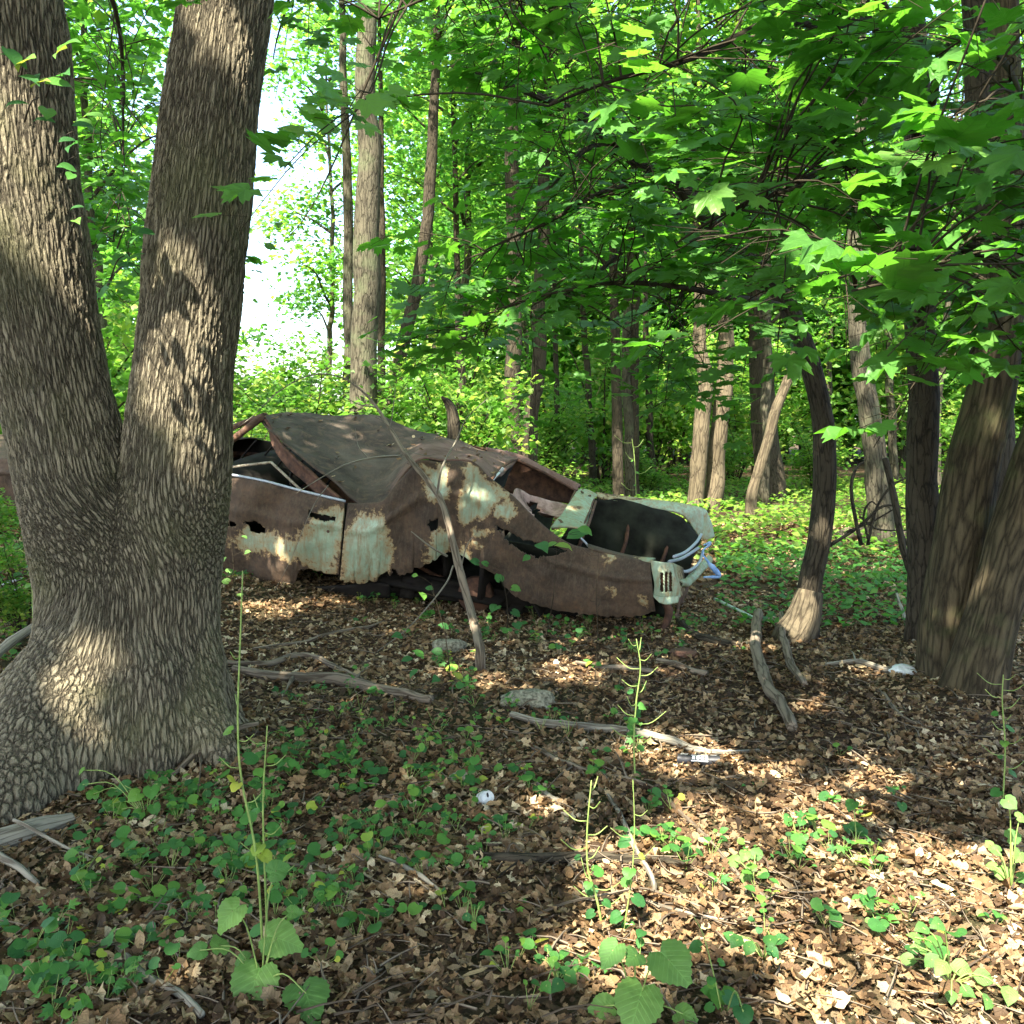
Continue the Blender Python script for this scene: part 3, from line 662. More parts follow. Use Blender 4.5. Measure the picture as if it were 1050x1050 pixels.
def build_car():
    car = bpy.data.objects.new('abandoned_car', None); C.objects.link(car)
    car.matrix_world = Matrix.Translation(Vector(CAR_O.tolist())) @ Matrix(CAR_R.tolist()).to_4x4()
    tag(car, 'wrecked rusty two-door car with patches of pale mint paint and a caved-in roof, no wheels', 'car')
    # --- body shell: floor, bulkheads, far flank, dark insides
    mb = MB()
    def lb(x0, x1, y0, y1, z0, z1): box(mb, ((x0 + x1) / 2, (y0 + y1) / 2, (z0 + z1) / 2), (x1 - x0, y1 - y0, z1 - z0))
    lb(-4.1, -1.30, -.86, .90, .30, .33)           # floor pan
    lb(-1.30, -.12, -.60, .62, .38, .41)           # boot floor
    lb(-3.9, -.10, -.64, -.58, .22, .36); lb(-3.9, -.10, .58, .64, .22, .36)   # frame rails
    lb(-1.48, -1.44, -.85, .88, .33, .80)          # bulkhead behind the seat
    lb(-5.0, -4.0, .86, .90, .40, .92)
    lb(-4.02, -3.96, -.86, .88, .33, .95)
    for x in (-4.6, -3.2, -2.1, -1.2, -.5): lb(x - .05, x + .05, -.8, .8, .20, .27)
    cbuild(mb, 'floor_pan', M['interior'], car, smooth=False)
    # far flank, seen through the window openings and past the boot
    mb = MB()
    top = [(-5.2, .93, .86), (-4.2, .95, .93), (-3.0, .96, .95), (-1.9, .96, .95), (-1.5, .96, .98)]
    bot = [(-5.2, .93, .35), (-4.2, .95, .30), (-3.0, .96, .24), (-1.9, .96, .26), (-1.5, .96, .30)]
    loft(mb, top, bot, 50, 14, (0, .07, 0), rag=.012)
    cbuild(mb, 'far_flank', M['rustdark'], car, .012)
    # --- quarter panel with the coke-bottle crease, torn holes, remaining mint paint
    mint_q = [[(357, 545), (366, 528), (392, 530), (396, 548), (404, 570), (394, 590), (372, 598), (352, 596), (352, 560)],
              [(436, 578), (446, 545), (462, 548), (456, 570), (448, 580)],
              [(472, 560), (484, 566), (482, 588), (470, 584)], [(486, 560), (483, 556), (493, 560)],
              [(438, 500), (436, 478), (460, 480), (458, 512), (444, 512)]]
    flakes = [[(486, 543), (489, 540), (490, 550), (487, 550)], [(492, 542), (495, 542), (495, 550), (492, 550)], [(497, 541), (499, 541), (500, 550), (497, 549)], [(501, 542), (504, 543), (503, 548)],
              [(621, 571), (627, 568), (630, 574), (624, 577)], [(620, 603), (624, 603), (623, 608)], [(627, 604), (631, 606), (628, 609)], [(654, 609), (657, 609), (658, 619), (654, 617)], [(659, 611), (661, 611), (662, 618), (660, 619)]]
    mb = MB()
    # forward of the wheel arch
    side_panel(mb, [(357, 516), (372, 516), (393, 513), (404, 500), (418, 484), (432, 472), (448, 474), (452, 474)],
               [(350, 596), (368, 597), (380, 596), (396, 588), (410, 592), (426, 582), (436, 581), (448, 574)], 120, 60, rn=paint(mint_q), bulge=.05, ragb=3.0,
               holes=[[(437, 537), (455, 529), (452, 543), (442, 545)], [(400, 592), (402, 582), (410, 590)], [(350, 600), (349, 593), (357, 600)]])
    cbuild(mb, 'quarter_panel', M['car'], car, .012)
    mb = MB()
    side_panel(mb, [(452, 474), (484, 475), (505, 492), (530, 512), (548, 530), (580, 556), (603, 563), (630, 570), (648, 573), (667, 577)],
               [(448, 574), (458, 566), (477, 572), (497, 582), (512, 592), (530, 612), (556, 622), (600, 630), (640, 632), (672, 628)], 200, 60, bulge=.06, ragb=1.6,
               rn=paint(mint_q + [[(478, 478), (486, 478), (504, 494), (520, 507), (508, 516), (500, 528), (480, 536), (470, 532), (474, 500)], [(505, 517), (520, 515), (530, 525), (520, 535), (508, 530)]] + flakes, 8),
               holes=[[(508, 539), (520, 543), (534, 552), (546, 556), (560, 558), (572, 562), (582, 564), (570, 570), (558, 570), (552, 573), (540, 568), (528, 561), (518, 553)]])
    cbuild(mb, 'rear_fender', M['car'], car, .012)
    # sunken trough behind the torn crease: the wheel house, dark inside
    mb = MB(); loft(mb, [(-2.35, -.90, .30), (-2.0, -.90, .68), (-1.55, -.90, .74), (-1.2, -.90, .66), (-.95, -.90, .30)], [(-2.35, -.5, .34), (-2.0, -.5, .66), (-1.55, -.5, .72), (-1.2, -.5, .62), (-.95, -.5, .34)], 30, 6)
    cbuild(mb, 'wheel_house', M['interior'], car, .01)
    # top of the near rear fender between flank and boot opening
    mb = MB()
    loft(mb, [CP_(603, 563, -.98), CP_(630, 570, -.98), CP_(650, 574, -.98), CP_(668, 577, -.98)], [CP_(602, 558, -.84), CP_(625, 565, -.84), CP_(650, 571, -.84), CP_(672, 573, -.84)], 24, 6, (0, 0, .012), rn=paint([[(655, 560), (690, 560), (690, 590), (662, 590)]]))
    cbuild(mb, 'fender_top', M['car'], car, .012)
    mb = MB(); tube(mb, [CP_(592, 548, -.85), CP_(600, 556, -.86), CP_(610, 565, -.87), CP_(636, 569, -.87), CP_(664, 573, -.87)], .008, 6, 24); cbuild(mb, 'trunk_gutter', M['chrome'], car)
    # rear corner with the three-slot lamp
    mb = MB(); mint_all = lambda px, py: np.full(np.shape(px), .95)
    q = [CP_(665, 574, -.985), CP_(690, 577, -.93), CP_(694, 590, -.93), CP_(698, 612, -.93)]
    p2 = [CP_(668, 577, -1.0), CP_(667, 590, -1.02), CP_(668, 600, -1.02), CP_(669, 614, -1.02)]
    loft(mb, [CP_(667, 574, -1.0), CP_(669, 588, -1.03), CP_(671, 600, -1.03), CP_(669, 612, -1.02)], [CP_(689, 577, -.97), CP_(692, 590, -.99), CP_(696, 603, -.99), CP_(698, 612, -.97)], 30, 30, (0, -.02, 0), rn=mint_all,
         drop=lambda px, py: (py > 587) & (py < 607) & (((px > 677) & (px < 680.2)) | ((px > 681.6) & (px < 684.6)) | ((px > 686) & (px < 689))))
    cn = cbuild(mb, 'lamp_housing', M['car'], car, .01, label='pale mint rear corner housing with three upright lamp slots')
    mb = MB(); loft(mb, [CP_(674, 585, -.90), CP_(675, 608, -.90)], [CP_(691, 585, -.90), CP_(692, 608, -.90)], 8, 8); cbuild(mb, 'tail_light', M['rustdark'], cn, .01)
    mb = MB(); loft(mb, [CP_(668, 610, -1.03), CP_(680, 612, -1.04), CP_(697, 611, -1.0)], [CP_(676, 618, -1.06), CP_(684, 620, -1.06), CP_(695, 618, -1.02)], 14, 5, rn=mint_all); loft(mb, [CP_(689, 577, -.97), CP_(698, 612, -.97)], [CP_(700, 582, -.55), CP_(703, 606, -.6)], 10, 8, rn=paint([[(685, 570), (697, 570), (700, 612), (690, 612)]]))
    cbuild(mb, 'corner_lip', M['car'], car, .01)
    # rear valance bar and twisted trim behind it
    mb = MB(); loft(mb, [CP_(695, 595, -.86), CP_(706, 590, -.4), CP_(716, 580, .0), CP_(724, 570, .5)], [CP_(697, 602, -.86), CP_(708, 597, -.4), CP_(720, 587, .0), CP_(727, 577, .5)], 26, 5, (.03, 0, 0), rn=mint_all, rag=.02)
    cbuild(mb, 'rear_valance', M['car'], car, .012)
    mb = MB()
    loft(mb, [(-.02, -.86, .36), (.0, 0, .40), (-.02, .86, .40)], [(-.03, -.86, -.10), (.02, 0, -.10), (-.03, .86, -.1)], 20, 10, rag=.03)
    cbuild(mb, 'tail_panel', M['rustdark'], car, .02)
    mb = MB()
    for a in ([(691, 571, -.6), (703, 566, -.3), (714, 556, .1), (719, 548, .4)], [(692, 582, -.6), (704, 586, -.4), (716, 578, 0), (721, 566, .4)], [(686, 576, -.6), (700, 572, -.2), (716, 562, .2)]):
        tube(mb, [CP_(*b) for b in a], .013, 6, 20)
    cbuild(mb, 'bent_trim', M['chrome'], car)
    mb = MB(); tube(mb, [CP_(682, 618, -.8), CP_(686, 626, -.8), CP_(684, 637, -.8), CP_(679, 646, -.82)], [.03, .032, .03, .02], 10, 16); cbuild(mb, 'bumper_bracket', M['rustdark'], car)
    # far rear fender: mint top strip, its drooping end and the inner skirt
    mb = MB()
    outer = [CP_(611, 507, .93), CP_(640, 510, .95), (CP_(670, 513, .95)), CP_(700, 517, .94), CP_(722, 522, .9), CP_(727, 530, .9)]
    inner = [CP_(612, 511, .72), CP_(640, 516, .72), CP_(668, 521, .72), CP_(694, 526, .72), CP_(705, 533, .74), CP_(717, 552, .76)]
    loft(mb, outer, inner, 60, 16, (0, 0, .03), rn=lambda px, py: paint([[(605, 500), (735, 515), (735, 570), (700, 560), (690, 532), (610, 516)]])(px, py) - .25 * (py < 513.5), rag=.006)
    loft(mb, [CP_(700, 520, .92), CP_(722, 523, .88), CP_(729, 535, .86), CP_(731, 549, .84)], [CP_(703, 540, .80), CP_(709, 546, .78), CP_(716, 552, .76), CP_(724, 553, .78)], 24, 12, (.03, 0, .01), rn=mint_all, rag=.01)
    cbuild(mb, 'far_rear_fender', M['car'], car, .012)
    mb = MB(); loft(mb, [CP_(612, 512, .70), CP_(640, 517, .70), CP_(694, 527, .70), CP_(706, 535, .70), CP_(717, 553, .72)], [(-1.35, .62, .38), (-1.0, .60, .38), (-.6, .60, .38), (-.2, .60, .38), (-.02, .60, .38)], 40, 14, (0, -.06, 0), rag=.05)
    loft(mb, [(-1.38, -.84, .80), (-1.35, 0, .86), (-1.30, .70, .84)], [(-1.34, -.60, .38), (-1.34, 0, .38), (-1.34, .60, .38)], 20, 10, rag=.02)
    loft(mb, [(-1.35, -.86, .84), (-.8, -.86, .84), (-.05, -.86, .80)], [(-1.35, -.62, .38), (-.8, -.62, .38), (-.05, -.62, .38)], 20, 10, rag=.02)
    cbuild(mb, 'trunk_well', M['well'], car, .008)
    for xx in (-1.0, -.62, -.25):
        mb = MB(); tube(mb, [(xx, .72, .86), (xx + .03, .60, .66), (xx, .52, .42)], [.022, .018, .02], 6, 14, .02, .4); cbuild(mb, 'inner_rib', M['rustdark'], car)
    mb = MB()
    for k in range(9):
        a = np.array([-.55 + .04 * k, -.15 + .06 * (k % 4), .43]); tube(mb, [a, a + [.06, .05, .10 + .02 * (k % 3)], a + [.16, .12, .04]], .007, 5, 12, .03)
    cbuild(mb, 'loose_springs', M['rustdark'], car)
    # deck panel between rear window and boot
    mb = MB()
    loft(mb, [CP_(566, 542, -.72), CP_(578, 524, -.2), CP_(590, 507, .5), CP_(596, 502, .74)], [CP_(600, 544, -.74), CP_(603, 534, -.2), CP_(608, 515, .5), CP_(613, 508, .74)], 40, 16, (0, 0, .015), rag=.008,
         rn=lambda px, py: paint([[(560, 495), (620, 495), (612, 545), (560, 548)]])(px, py) - .62 * np.exp(-(((px - 592) / 10) ** 2 + ((py - 521) / 3.2) ** 2)))
    cbuild(mb, 'rear_deck', M['car'], car, .012)
    mb = MB()
    tube(mb, [CP_(601, 545, -.72), CP_(606, 530, -.1), CP_(611, 514, .6)], .012, 6, 16); tube(mb, [CP_(596, 545, -.72), CP_(603, 527, -.0), CP_(609, 512, .6)], .009, 6, 16)
    cbuild(mb, 'deck_flange', M['rustdark'], car)
    # --- roof: crushed sheet sagging from the far rail down to the near belt line
    bot = [(268, 427, -.50), (276, 437, -.60), (290, 450, -.68), (318, 477, -.78), (345, 499, -.86), (368, 514, -.93), (384, 517, -.96), (396, 511, -.95), (404, 497, -.88), (414, 483, -.82), (430, 471, -.76), (456, 472, -.74), (484, 475, -.72), (503, 493, -.70)]
    top = [(268, 425, -.40), (290, 424, .1), (318, 424, .40), (345, 425, .52), (368, 426, .56), (385, 427, .6), (396, 429, .62), (408, 435, .64), (420, 439, .64), (434, 443, .66), (448, 447, .68), (468, 451, .68), (498, 459, .7), (531, 470, .72)]
    mb = MB()
    def rr_(px, py):
        d = poly_dist(px, py, [(398, 500), (412, 478), (430, 455), (470, 452), (498, 459), (535, 470), (505, 495), (484, 478), (430, 474), (402, 520)])
        return np.clip(.45 - d / 30, 0, 1)
    loft(mb, [CP_(*a) for a in bot], [CP_(*a) for a in top], 130, 46, None, rn=rr_, rag=.0)
    me_v = mb.v[0]; me_v[:, 2] += .022 * fbm3(me_v * np.array([2.2, 2.2, 0]), 4) + .014 * np.sin(me_v[:, 0] * 5 + me_v[:, 1] * 3) - .03 * np.abs(noise3(me_v * np.array([3.4, 2.0, 0]) + 4))
    mb.bk = [me_v.copy()]
    cbuild(mb, 'roof', M['roof'], car, .016)
    # far C-pillar and the rail that runs down to the far fender
    mb = MB(); loft(mb, [CP_(497, 460, .70), CP_(531, 468, .78), CP_(560, 482, .82), CP_(596, 500, .84)], [CP_(500, 466, .66), CP_(530, 474, .70), CP_(560, 488, .73), CP_(592, 505, .74)], 40, 8, (0, 0, .03), rn=lambda px, py: np.full(px.shape, .75), rag=.008)
    cbuild(mb, 'far_pillar', M['roof'], car, .03)
    mb = MB()
    def drop_z(q, z): q = np.array(q, float); return np.array([q[0] - .12 * (q[2] - z), q[1], z])
    T_ = [CP_(470, 453, .86), CP_(497, 460, .86), CP_(531, 471, .86), CP_(560, 485, .86), CP_(594, 503, .86)]
    loft(mb, T_, [drop_z(q, .80) for q in T_], 30, 10, (0, .03, 0), rag=.015); cbuild(mb, 'far_sail_panel', M['rustdark'], car, .012)
    mb = MB(); loft(mb, [CP_(440, 452, .5), CP_(497, 463, .6), CP_(528, 474, .7)], [CP_(440, 476, -.6), CP_(484, 480, -.6), CP_(506, 500, -.62)], 24, 10, (0, 0, -.10), rag=.03); cbuild(mb, 'headliner', M['interior'], car, .01)
    # rear window surround
    mb = MB()
    tube(mb, [CP_(504, 492, -.70), CP_(511, 483, -.3), CP_(522, 474, .2), CP_(530, 471, .62)], .014, 6, 20)
    tube(mb, [CP_(531, 472, .66), CP_(560, 486, .70), CP_(588, 502, .72)], .016, 6, 20)
    tube(mb, [CP_(590, 504, .70), CP_(580, 525, -.2), CP_(567, 542, -.72)], .014, 6, 20)
    cbuild(mb, 'rear_window_frame', M['rustdark'], car)
    # seat back and collapsed head lining seen through the rear window
    mb = MB()
    loft(mb, [(-2.1, -.78, .88), (-2.1, 0, .92), (-2.05, .8, .9)], [(-1.75, -.78, .46), (-1.75, 0, .46), (-1.7, .8, .46)], 24, 10, (.08, 0, 0), rag=.04)
    loft(mb, [(-2.7, -.72, .50), (-2.7, 0, .50), (-2.7, .8, .50)], [(-2.05, -.72, .55), (-2.05, 0, .56), (-2.05, .8, .55)], 24, 8, (0, 0, .08), rag=.03)
    cbuild(mb, 'rear_seat', M['interior'], car, .03)
    mb = MB()
    loft(mb, [CP_(520, 507, -.55), CP_(530, 503, -.3), CP_(540, 500, .0), CP_(560, 516, .25), CP_(582, 522, .2)], [CP_(548, 530, -.6), CP_(552, 528, -.35), CP_(556, 528, -.2), CP_(566, 532, -.2), CP_(574, 534, -.35)], 40, 16, (0, 0, -.03), rag=.09, drop=lambda px, py: in_poly(px, py, [(540, 515), (550, 516), (554, 528), (545, 527)]))
    cbuild(mb, 'parcel_shelf', M['shelf'], car, .008)
    mb = MB()
    tube(mb, [CP_(503, 497, -.66), CP_(507, 490, -.55), CP_(515, 482, -.3)], .010, 5, 8); tube(mb, [CP_(513, 484, -.5), CP_(516, 480, -.5)], .014, 5, 4)
    cbuild(mb, 'window_clip', M['white'], car)
    # --- near door
    mint_d = [[(250, 541), (262, 545), (300, 553), (318, 541), (322, 530), (332, 524), (346, 522), (355, 525), (350, 560), (346, 577), (330, 579), (300, 572), (270, 566), (250, 560), (236, 552)], [(312, 572), (346, 578), (346, 588), (322, 586)]]
    def door_p(px, py):
        b = paint(mint_d, 16)(px, py); return b
    mb = MB()
    side_panel(mb, [(212, 482), (240, 488), (270, 494), (300, 501), (326, 509), (354, 515)], [(212, 585), (240, 592), (262, 596), (292, 602), (318, 588), (347, 588)], 170, 70, bulge=.05, rn=door_p, ragb=2.0,
               holes=[[(316, 524), (344, 530), (344, 535), (330, 534), (316, 529)], [(250, 536), (262, 534), (274, 540), (272, 547), (258, 545)], [(218, 533), (240, 536), (246, 540), (228, 539)], [(300, 600), (307, 585), (318, 582), (330, 590), (320, 604)]])
    d = cbuild(mb, 'door', M['car'], car, .012, label='rusty near door with pale paint low down and an open handle slot')
    mb = MB(); loft(mb, [CP_(315, 523, -.94), CP_(345, 529, -.94)], [CP_(315, 530, -.94), CP_(345, 536, -.94)], 6, 4); cbuild(mb, 'door_handle', M['interior'], d, .01)
    mb = MB(); c = CP_(336, 545, -1.045); lathe(mb, [(.0, .0), (.010, .0), (.014, -.006), (.016, -.012)], np.array(Matrix.Translation(Vector(c.tolist())) @ Matrix.Rotation(R(90), 4, 'X')), 14); cbuild(mb, 'keyhole', M['rustdark'], d)
    mb = MB(); tube(mb, [CP_(205, 482, -.99), CP_(232, 486, -.99), CP_(270, 493, -.99), CP_(312, 504, -.99), CP_(354, 514, -.99)], .011, 6, 30); cbuild(mb, 'belt_trim', M['chrome'], d)
    mb = MB(); loft(mb, [CP_(353, 516, -.93), CP_(351, 560, -.93), CP_(347, 594, -.93)], [CP_(360, 516, -.93), CP_(357, 560, -.93), CP_(353, 597, -.93)], 10, 3); cbuild(mb, 'door_gap', M['interior'], car, .01)
    # rocker and hanging rust flap
    mb = MB(); loft(mb, [CP_(212, 588, -.9), CP_(300, 600, -.9), CP_(350, 600, -.9), CP_(400, 600, -.9)], [CP_(212, 612, -.84), CP_(300, 618, -.84), CP_(350, 616, -.84), CP_(400, 612, -.84)], 40, 6, rag=.03); cbuild(mb, 'rocker', M['interior'], car, .02)
    # front end behind the oak
    mb = MB()
    side_panel(mb, [(-110, 470), (-60, 468), (0, 470), (100, 476), (160, 479), (210, 482)], [(-110, 520), (-60, 512), (2, 513), (36, 545), (120, 580), (210, 588)], 150, 40, bulge=.05, ragb=2, rn=paint([[(60, 530), (140, 535), (150, 560), (70, 556)]]))
    cbuild(mb, 'front_fender', M['car'], car, .012)
    mb = MB(); x0 = CP_(-110, 470, SIDE); x1 = CP_(150, 478, SIDE)
    loft(mb, [x0, (x0 + x1) / 2, x1], [x0 + [0, 1.9, -.02], (x0 + x1) / 2 + [0, 1.9, -.02], x1 + [0, 1.9, -.02]], 30, 24, (0, 0, .07), rag=.012); cbuild(mb, 'hood', M['car'], car, .012)
    # window posts, header and bent frames at the front of the cabin
    mb = MB()
    tube(mb, [CP_(224, 462, -.78), CP_(246, 445, -.66), CP_(270, 427, -.50)], .030, 8, 14)
    cbuild(mb, 'window_post', M['rustdark'], car)
    mb = MB(); tube(mb, [CP_(215, 455, .72), CP_(240, 438, .5), CP_(272, 426, .1)], .028, 8, 14)
    cbuild(mb, 'window_post', M['rustdark'], car)
    mb = MB(); tube(mb, [CP_(216, 475, .8), CP_(236, 466, .8), CP_(300, 472, .85), CP_(372, 490, .9)], .03, 8, 20); cbuild(mb, 'far_window_rail', M['rustdark'], car)
    mb = MB(); loft(mb, [CP_(270, 428, -.50), CP_(290, 455, -.68), CP_(315, 482, -.80), CP_(350, 512, -.92)], [CP_(276, 438, -.46), CP_(282, 460, -.62), CP_(302, 486, -.74), CP_(330, 512, -.86)], 30, 8, (0, .02, 0), rag=.012)
    cbuild(mb, 'roof_rail', M['rustdark'], car, .025)
    mb = MB(); tube(mb, [CP_(215, 484, -.9), CP_(238, 479, -.88), CP_(278, 474, -.86)], .012, 6, 12); tube(mb, [CP_(278, 474, -.86), CP_(292, 487, -.9), CP_(309, 503, -.93)], .011, 6, 12)
    cbuild(mb, 'vent_window_frame', M['tan_metal'], car)
    mb = MB()
    for k in range(7):
        a = CP_(225 + 18 * k, 470 + 5 * k, .2 - .1 * k); b = CP_(245 + 18 * k, 448 + 4 * k, .1 - .05 * k); tube(mb, [a, (a + b) / 2 + [0, .1, .06], b], .010, 5, 8)
    cbuild(mb, 'hanging_roof_bows', M['interior'], car)
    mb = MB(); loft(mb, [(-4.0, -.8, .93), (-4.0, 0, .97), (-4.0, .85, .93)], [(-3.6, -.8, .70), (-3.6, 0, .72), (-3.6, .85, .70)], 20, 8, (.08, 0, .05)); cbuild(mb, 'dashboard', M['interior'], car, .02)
    mb = MB()
    W0 = np.array(Matrix.Translation((-3.25, -.42, .86)) @ Matrix.Rotation(R(62), 4, 'Y'))
    th = np.linspace(0, 2 * np.pi, 33); ring = np.stack([.19 * np.cos(th), .19 * np.sin(th), 0 * th], -1) @ W0[:3, :3].T + W0[:3, 3]; tube(mb, ring, .012, 6, 60, cap=False); tube(mb, [W0[:3, 3], np.array([-3.75, -.42, .68])], .02, 6, 6)
    cbuild(mb, 'steering_wheel', M['interior'], car)
    # --- rear axle, drum and leaf spring under the arch; broken running gear below the sills
    mb = MB(); ax = CP_(492, 606, -.62)
    tube(mb, [ax, ax + [0, .62, .02], ax + [0, 1.25, 0]], [.045, .09, .045], 10, 16); cbuild(mb, 'rear_axle', M['rustdark'], car)
    mb = MB(); lathe(mb, [(0, -.10), (.05, -.10), (.06, -.07), (.14, -.06), (.145, .02), (.12, .04), (0, .04)], np.array(Matrix.Translation(Vector((ax + [0, -.08, 0]).tolist())) @ Matrix.Rotation(R(-90), 4, 'X')), 24); cbuild(mb, 'brake_drum', M['rustdark'], car)
    mb = MB()
    for k in range(3): tube(mb, [ax + [-.62 + .12 * k, .06, .10 - .03 * k], ax + [0, .06, -.06 - .02 * k], ax + [.62 - .12 * k, .06, .10 - .03 * k]], .016, 5, 14)
    cbuild(mb, 'leaf_spring', M['rustdark'], car)
    mb = MB()
    for px, py, yy in [(386, 598, -.8), (405, 606, -.75), (425, 600, -.8), (446, 604, -.7), (465, 612, -.6), (415, 612, -.6)]:
        a = CP_(px, py, yy); tube(mb, [a + [-.1, 0, .02], a + [0, .02, .03], a + [.1, .1, -.02]], [.03, .05, .03], 8, 8, lump=.4)
    tube(mb, [CP_(360, 604, -.7), CP_(430, 610, -.7), CP_(500, 618, -.6), CP_(560, 628, -.6)], .025, 8, 16)
    cbuild(mb, 'exhaust', M['interior'], car)
    return car
M['shelf'] = simple('faded_trim_board', (.40, .26, .20), .85, .2, c2=(.12, .07, .05), sc_=9, bs=.5, bd=.01)
M['tan_metal'] = simple('tan_metal', (.36, .31, .22), .6, .3, c2=(.16, .11, .07))
build_car()
o = thing('plastic_strip', 'torn light-blue plastic strip caught on the tail of the car', 'plastic strip', L2W(CP_(722, 560, .3)))
mb = MB(); A = [P(x, y, 7.7) for x, y in [(722, 558), (729, 556), (721, 566), (727, 575), (734, 584), (738, 590), (722, 591)]]
tube(mb, A, [.006, .012, .007, .010, .024, .016, .008], 5, 40, .01, .5); mb.build('strip', M['blue'], o)


# ------------------------------------------------------------------ crowns shared by the trees of the wood
def crown_mesh(name, mat, H, rad, nl, size, seed, limbs=9, low=.1, tm=None, clump=.42):
    r = np.random.default_rng(seed); mb = MB(); lm = MB(); ends = []
    tm = tm or tmpl_star()
    for k in range(limbs):
        z0 = H * (low + .85 * k / limbs); ang = k * 2.4 + r.random(); L = rad * (.55 + .5 * r.random()) * (1 - .35 * k / limbs)
        a = np.array([0, 0, z0]); e = a + np.array([math.cos(ang) * L, math.sin(ang) * L, L * (.25 + .5 * r.random())]); m_ = (a + e) / 2 + np.array([0, 0, .12 * L])
        c = tube(lm, [a, m_, e], [.035 * rad / 2.2, .02, .006], 5, 8, .05)
        for q in range(9): ends.append(c[2 + r.integers(6)] + r.normal(0, 1, 3) * np.array([.36, .36, .2]) * rad * .55)
    for q in range(limbs * 4):
        ang = r.random() * 6.28; rr = rad * math.sqrt(r.random()); z = H * (low + (1 - low) * r.random()); ends.append(np.array([rr * math.cos(ang), rr * math.sin(ang), z]))
    ends = np.array(ends); w = r.random(len(ends)) ** 1.3 + .15; w /= w.sum(); idx = r.choice(len(ends), nl, p=w)
    off = r.normal(0, 1, (nl, 3)) * np.array([clump, clump, clump * .42]) * (0.7 + .6 * r.random((nl, 1)))
    pos = ends[idx] + off
    cl = r.random(len(ends)); rn = np.clip(cl[idx] * .55 + r.random(nl) * .5, 0, 1)
    leaves(mb, pos, up_nrm(nl, .55, r), r.random(nl) * 6.28, size * (.6 + .7 * r.random(nl)), tm, None, rn)
    return mb.mesh(name, mat), lm.mesh(name + '_limbs', M['bark'])
CR = [crown_mesh('crown', M['forest'], 9.5, 2.6, 6500, .165, 11 + k) for k in range(4)]
CRN = [crown_mesh('crown_loose', M['forest'], 8.0, 1.9, 4200, .13, 31 + k, 8) for k in range(2)]
CRF = [crown_mesh('crown_far', M['forest'], 13.0, 4.6, 9000, .34, 51 + k, 10, .02, None, .8) for k in range(3)]
def put(mesh, name, parent, loc, rot=0, s=(1, 1, 1)):
    o = bpy.data.objects.new(name, mesh); C.objects.link(o); o.parent = parent; o.location = tuple(float(v) for v in loc); o.rotation_euler = (0, 0, rot); o.scale = s
    return o

def trunk_tree(name, label, path, Y, width, bark='bark', crown=None, crown_at=None, cs=1.0, group=None, flare=.5, Ybase=None, top=True, lump=.10, seg=14, seed=0, cat='tree', wtop=.8):
    """path: traced points (px, py) from the foot up; Y: real distance; width: trunk width in px at the foot"""
    pts = [P(px, py, Y) for px, py in path]
    b = pts[0].copy(); gz = float(h(b[0], b[1])); b[2] = gz - .06
    if pts[0][2] > gz + .05:
        k = (pts[0][2] - gz); pts = [b] + pts
    else: pts[0] = b
    r0 = PXM(width / 2, Y)
    if top:
        d = pts[-1] - pts[-2]; d = d / np.linalg.norm(d); d = d * .6 + np.array([0, 0, .4]); d /= np.linalg.norm(d)
        zt = 9 + 3 * (seed % 3) / 2; L = max(1.0, (zt - pts[-1][2]) / d[2]); pts = pts + [pts[-1] + d * L * .5, pts[-1] + d * L]
        rad = [r0, r0 * .93, r0 * wtop, r0 * .5, r0 * .2]
    else: rad = [r0, r0 * .92, r0 * wtop]
    t = thing(name, label, cat, (b[0], b[1], gz), group)
    mb = MB(); c = tube(mb, pts, rad, seg, max(26, 6 * len(pts)), .05 * min(1, r0 * 6), lump, flare=flare, seed=seed)
    mb.build('trunk', M[bark], t, smooth=True)
    if crown is not None:
        me, lm = crown; zc = crown_at if crown_at is not None else 3.0; i = int(np.argmin(np.abs(c[:, 2] - zc))); q = c[i] - WORLDLOC(t)
        put(me, 'crown', t, q, seed * 1.7, (cs, cs, cs)); put(lm, 'limb', t, q, seed * 1.7, (cs, cs, cs))
    return t, c

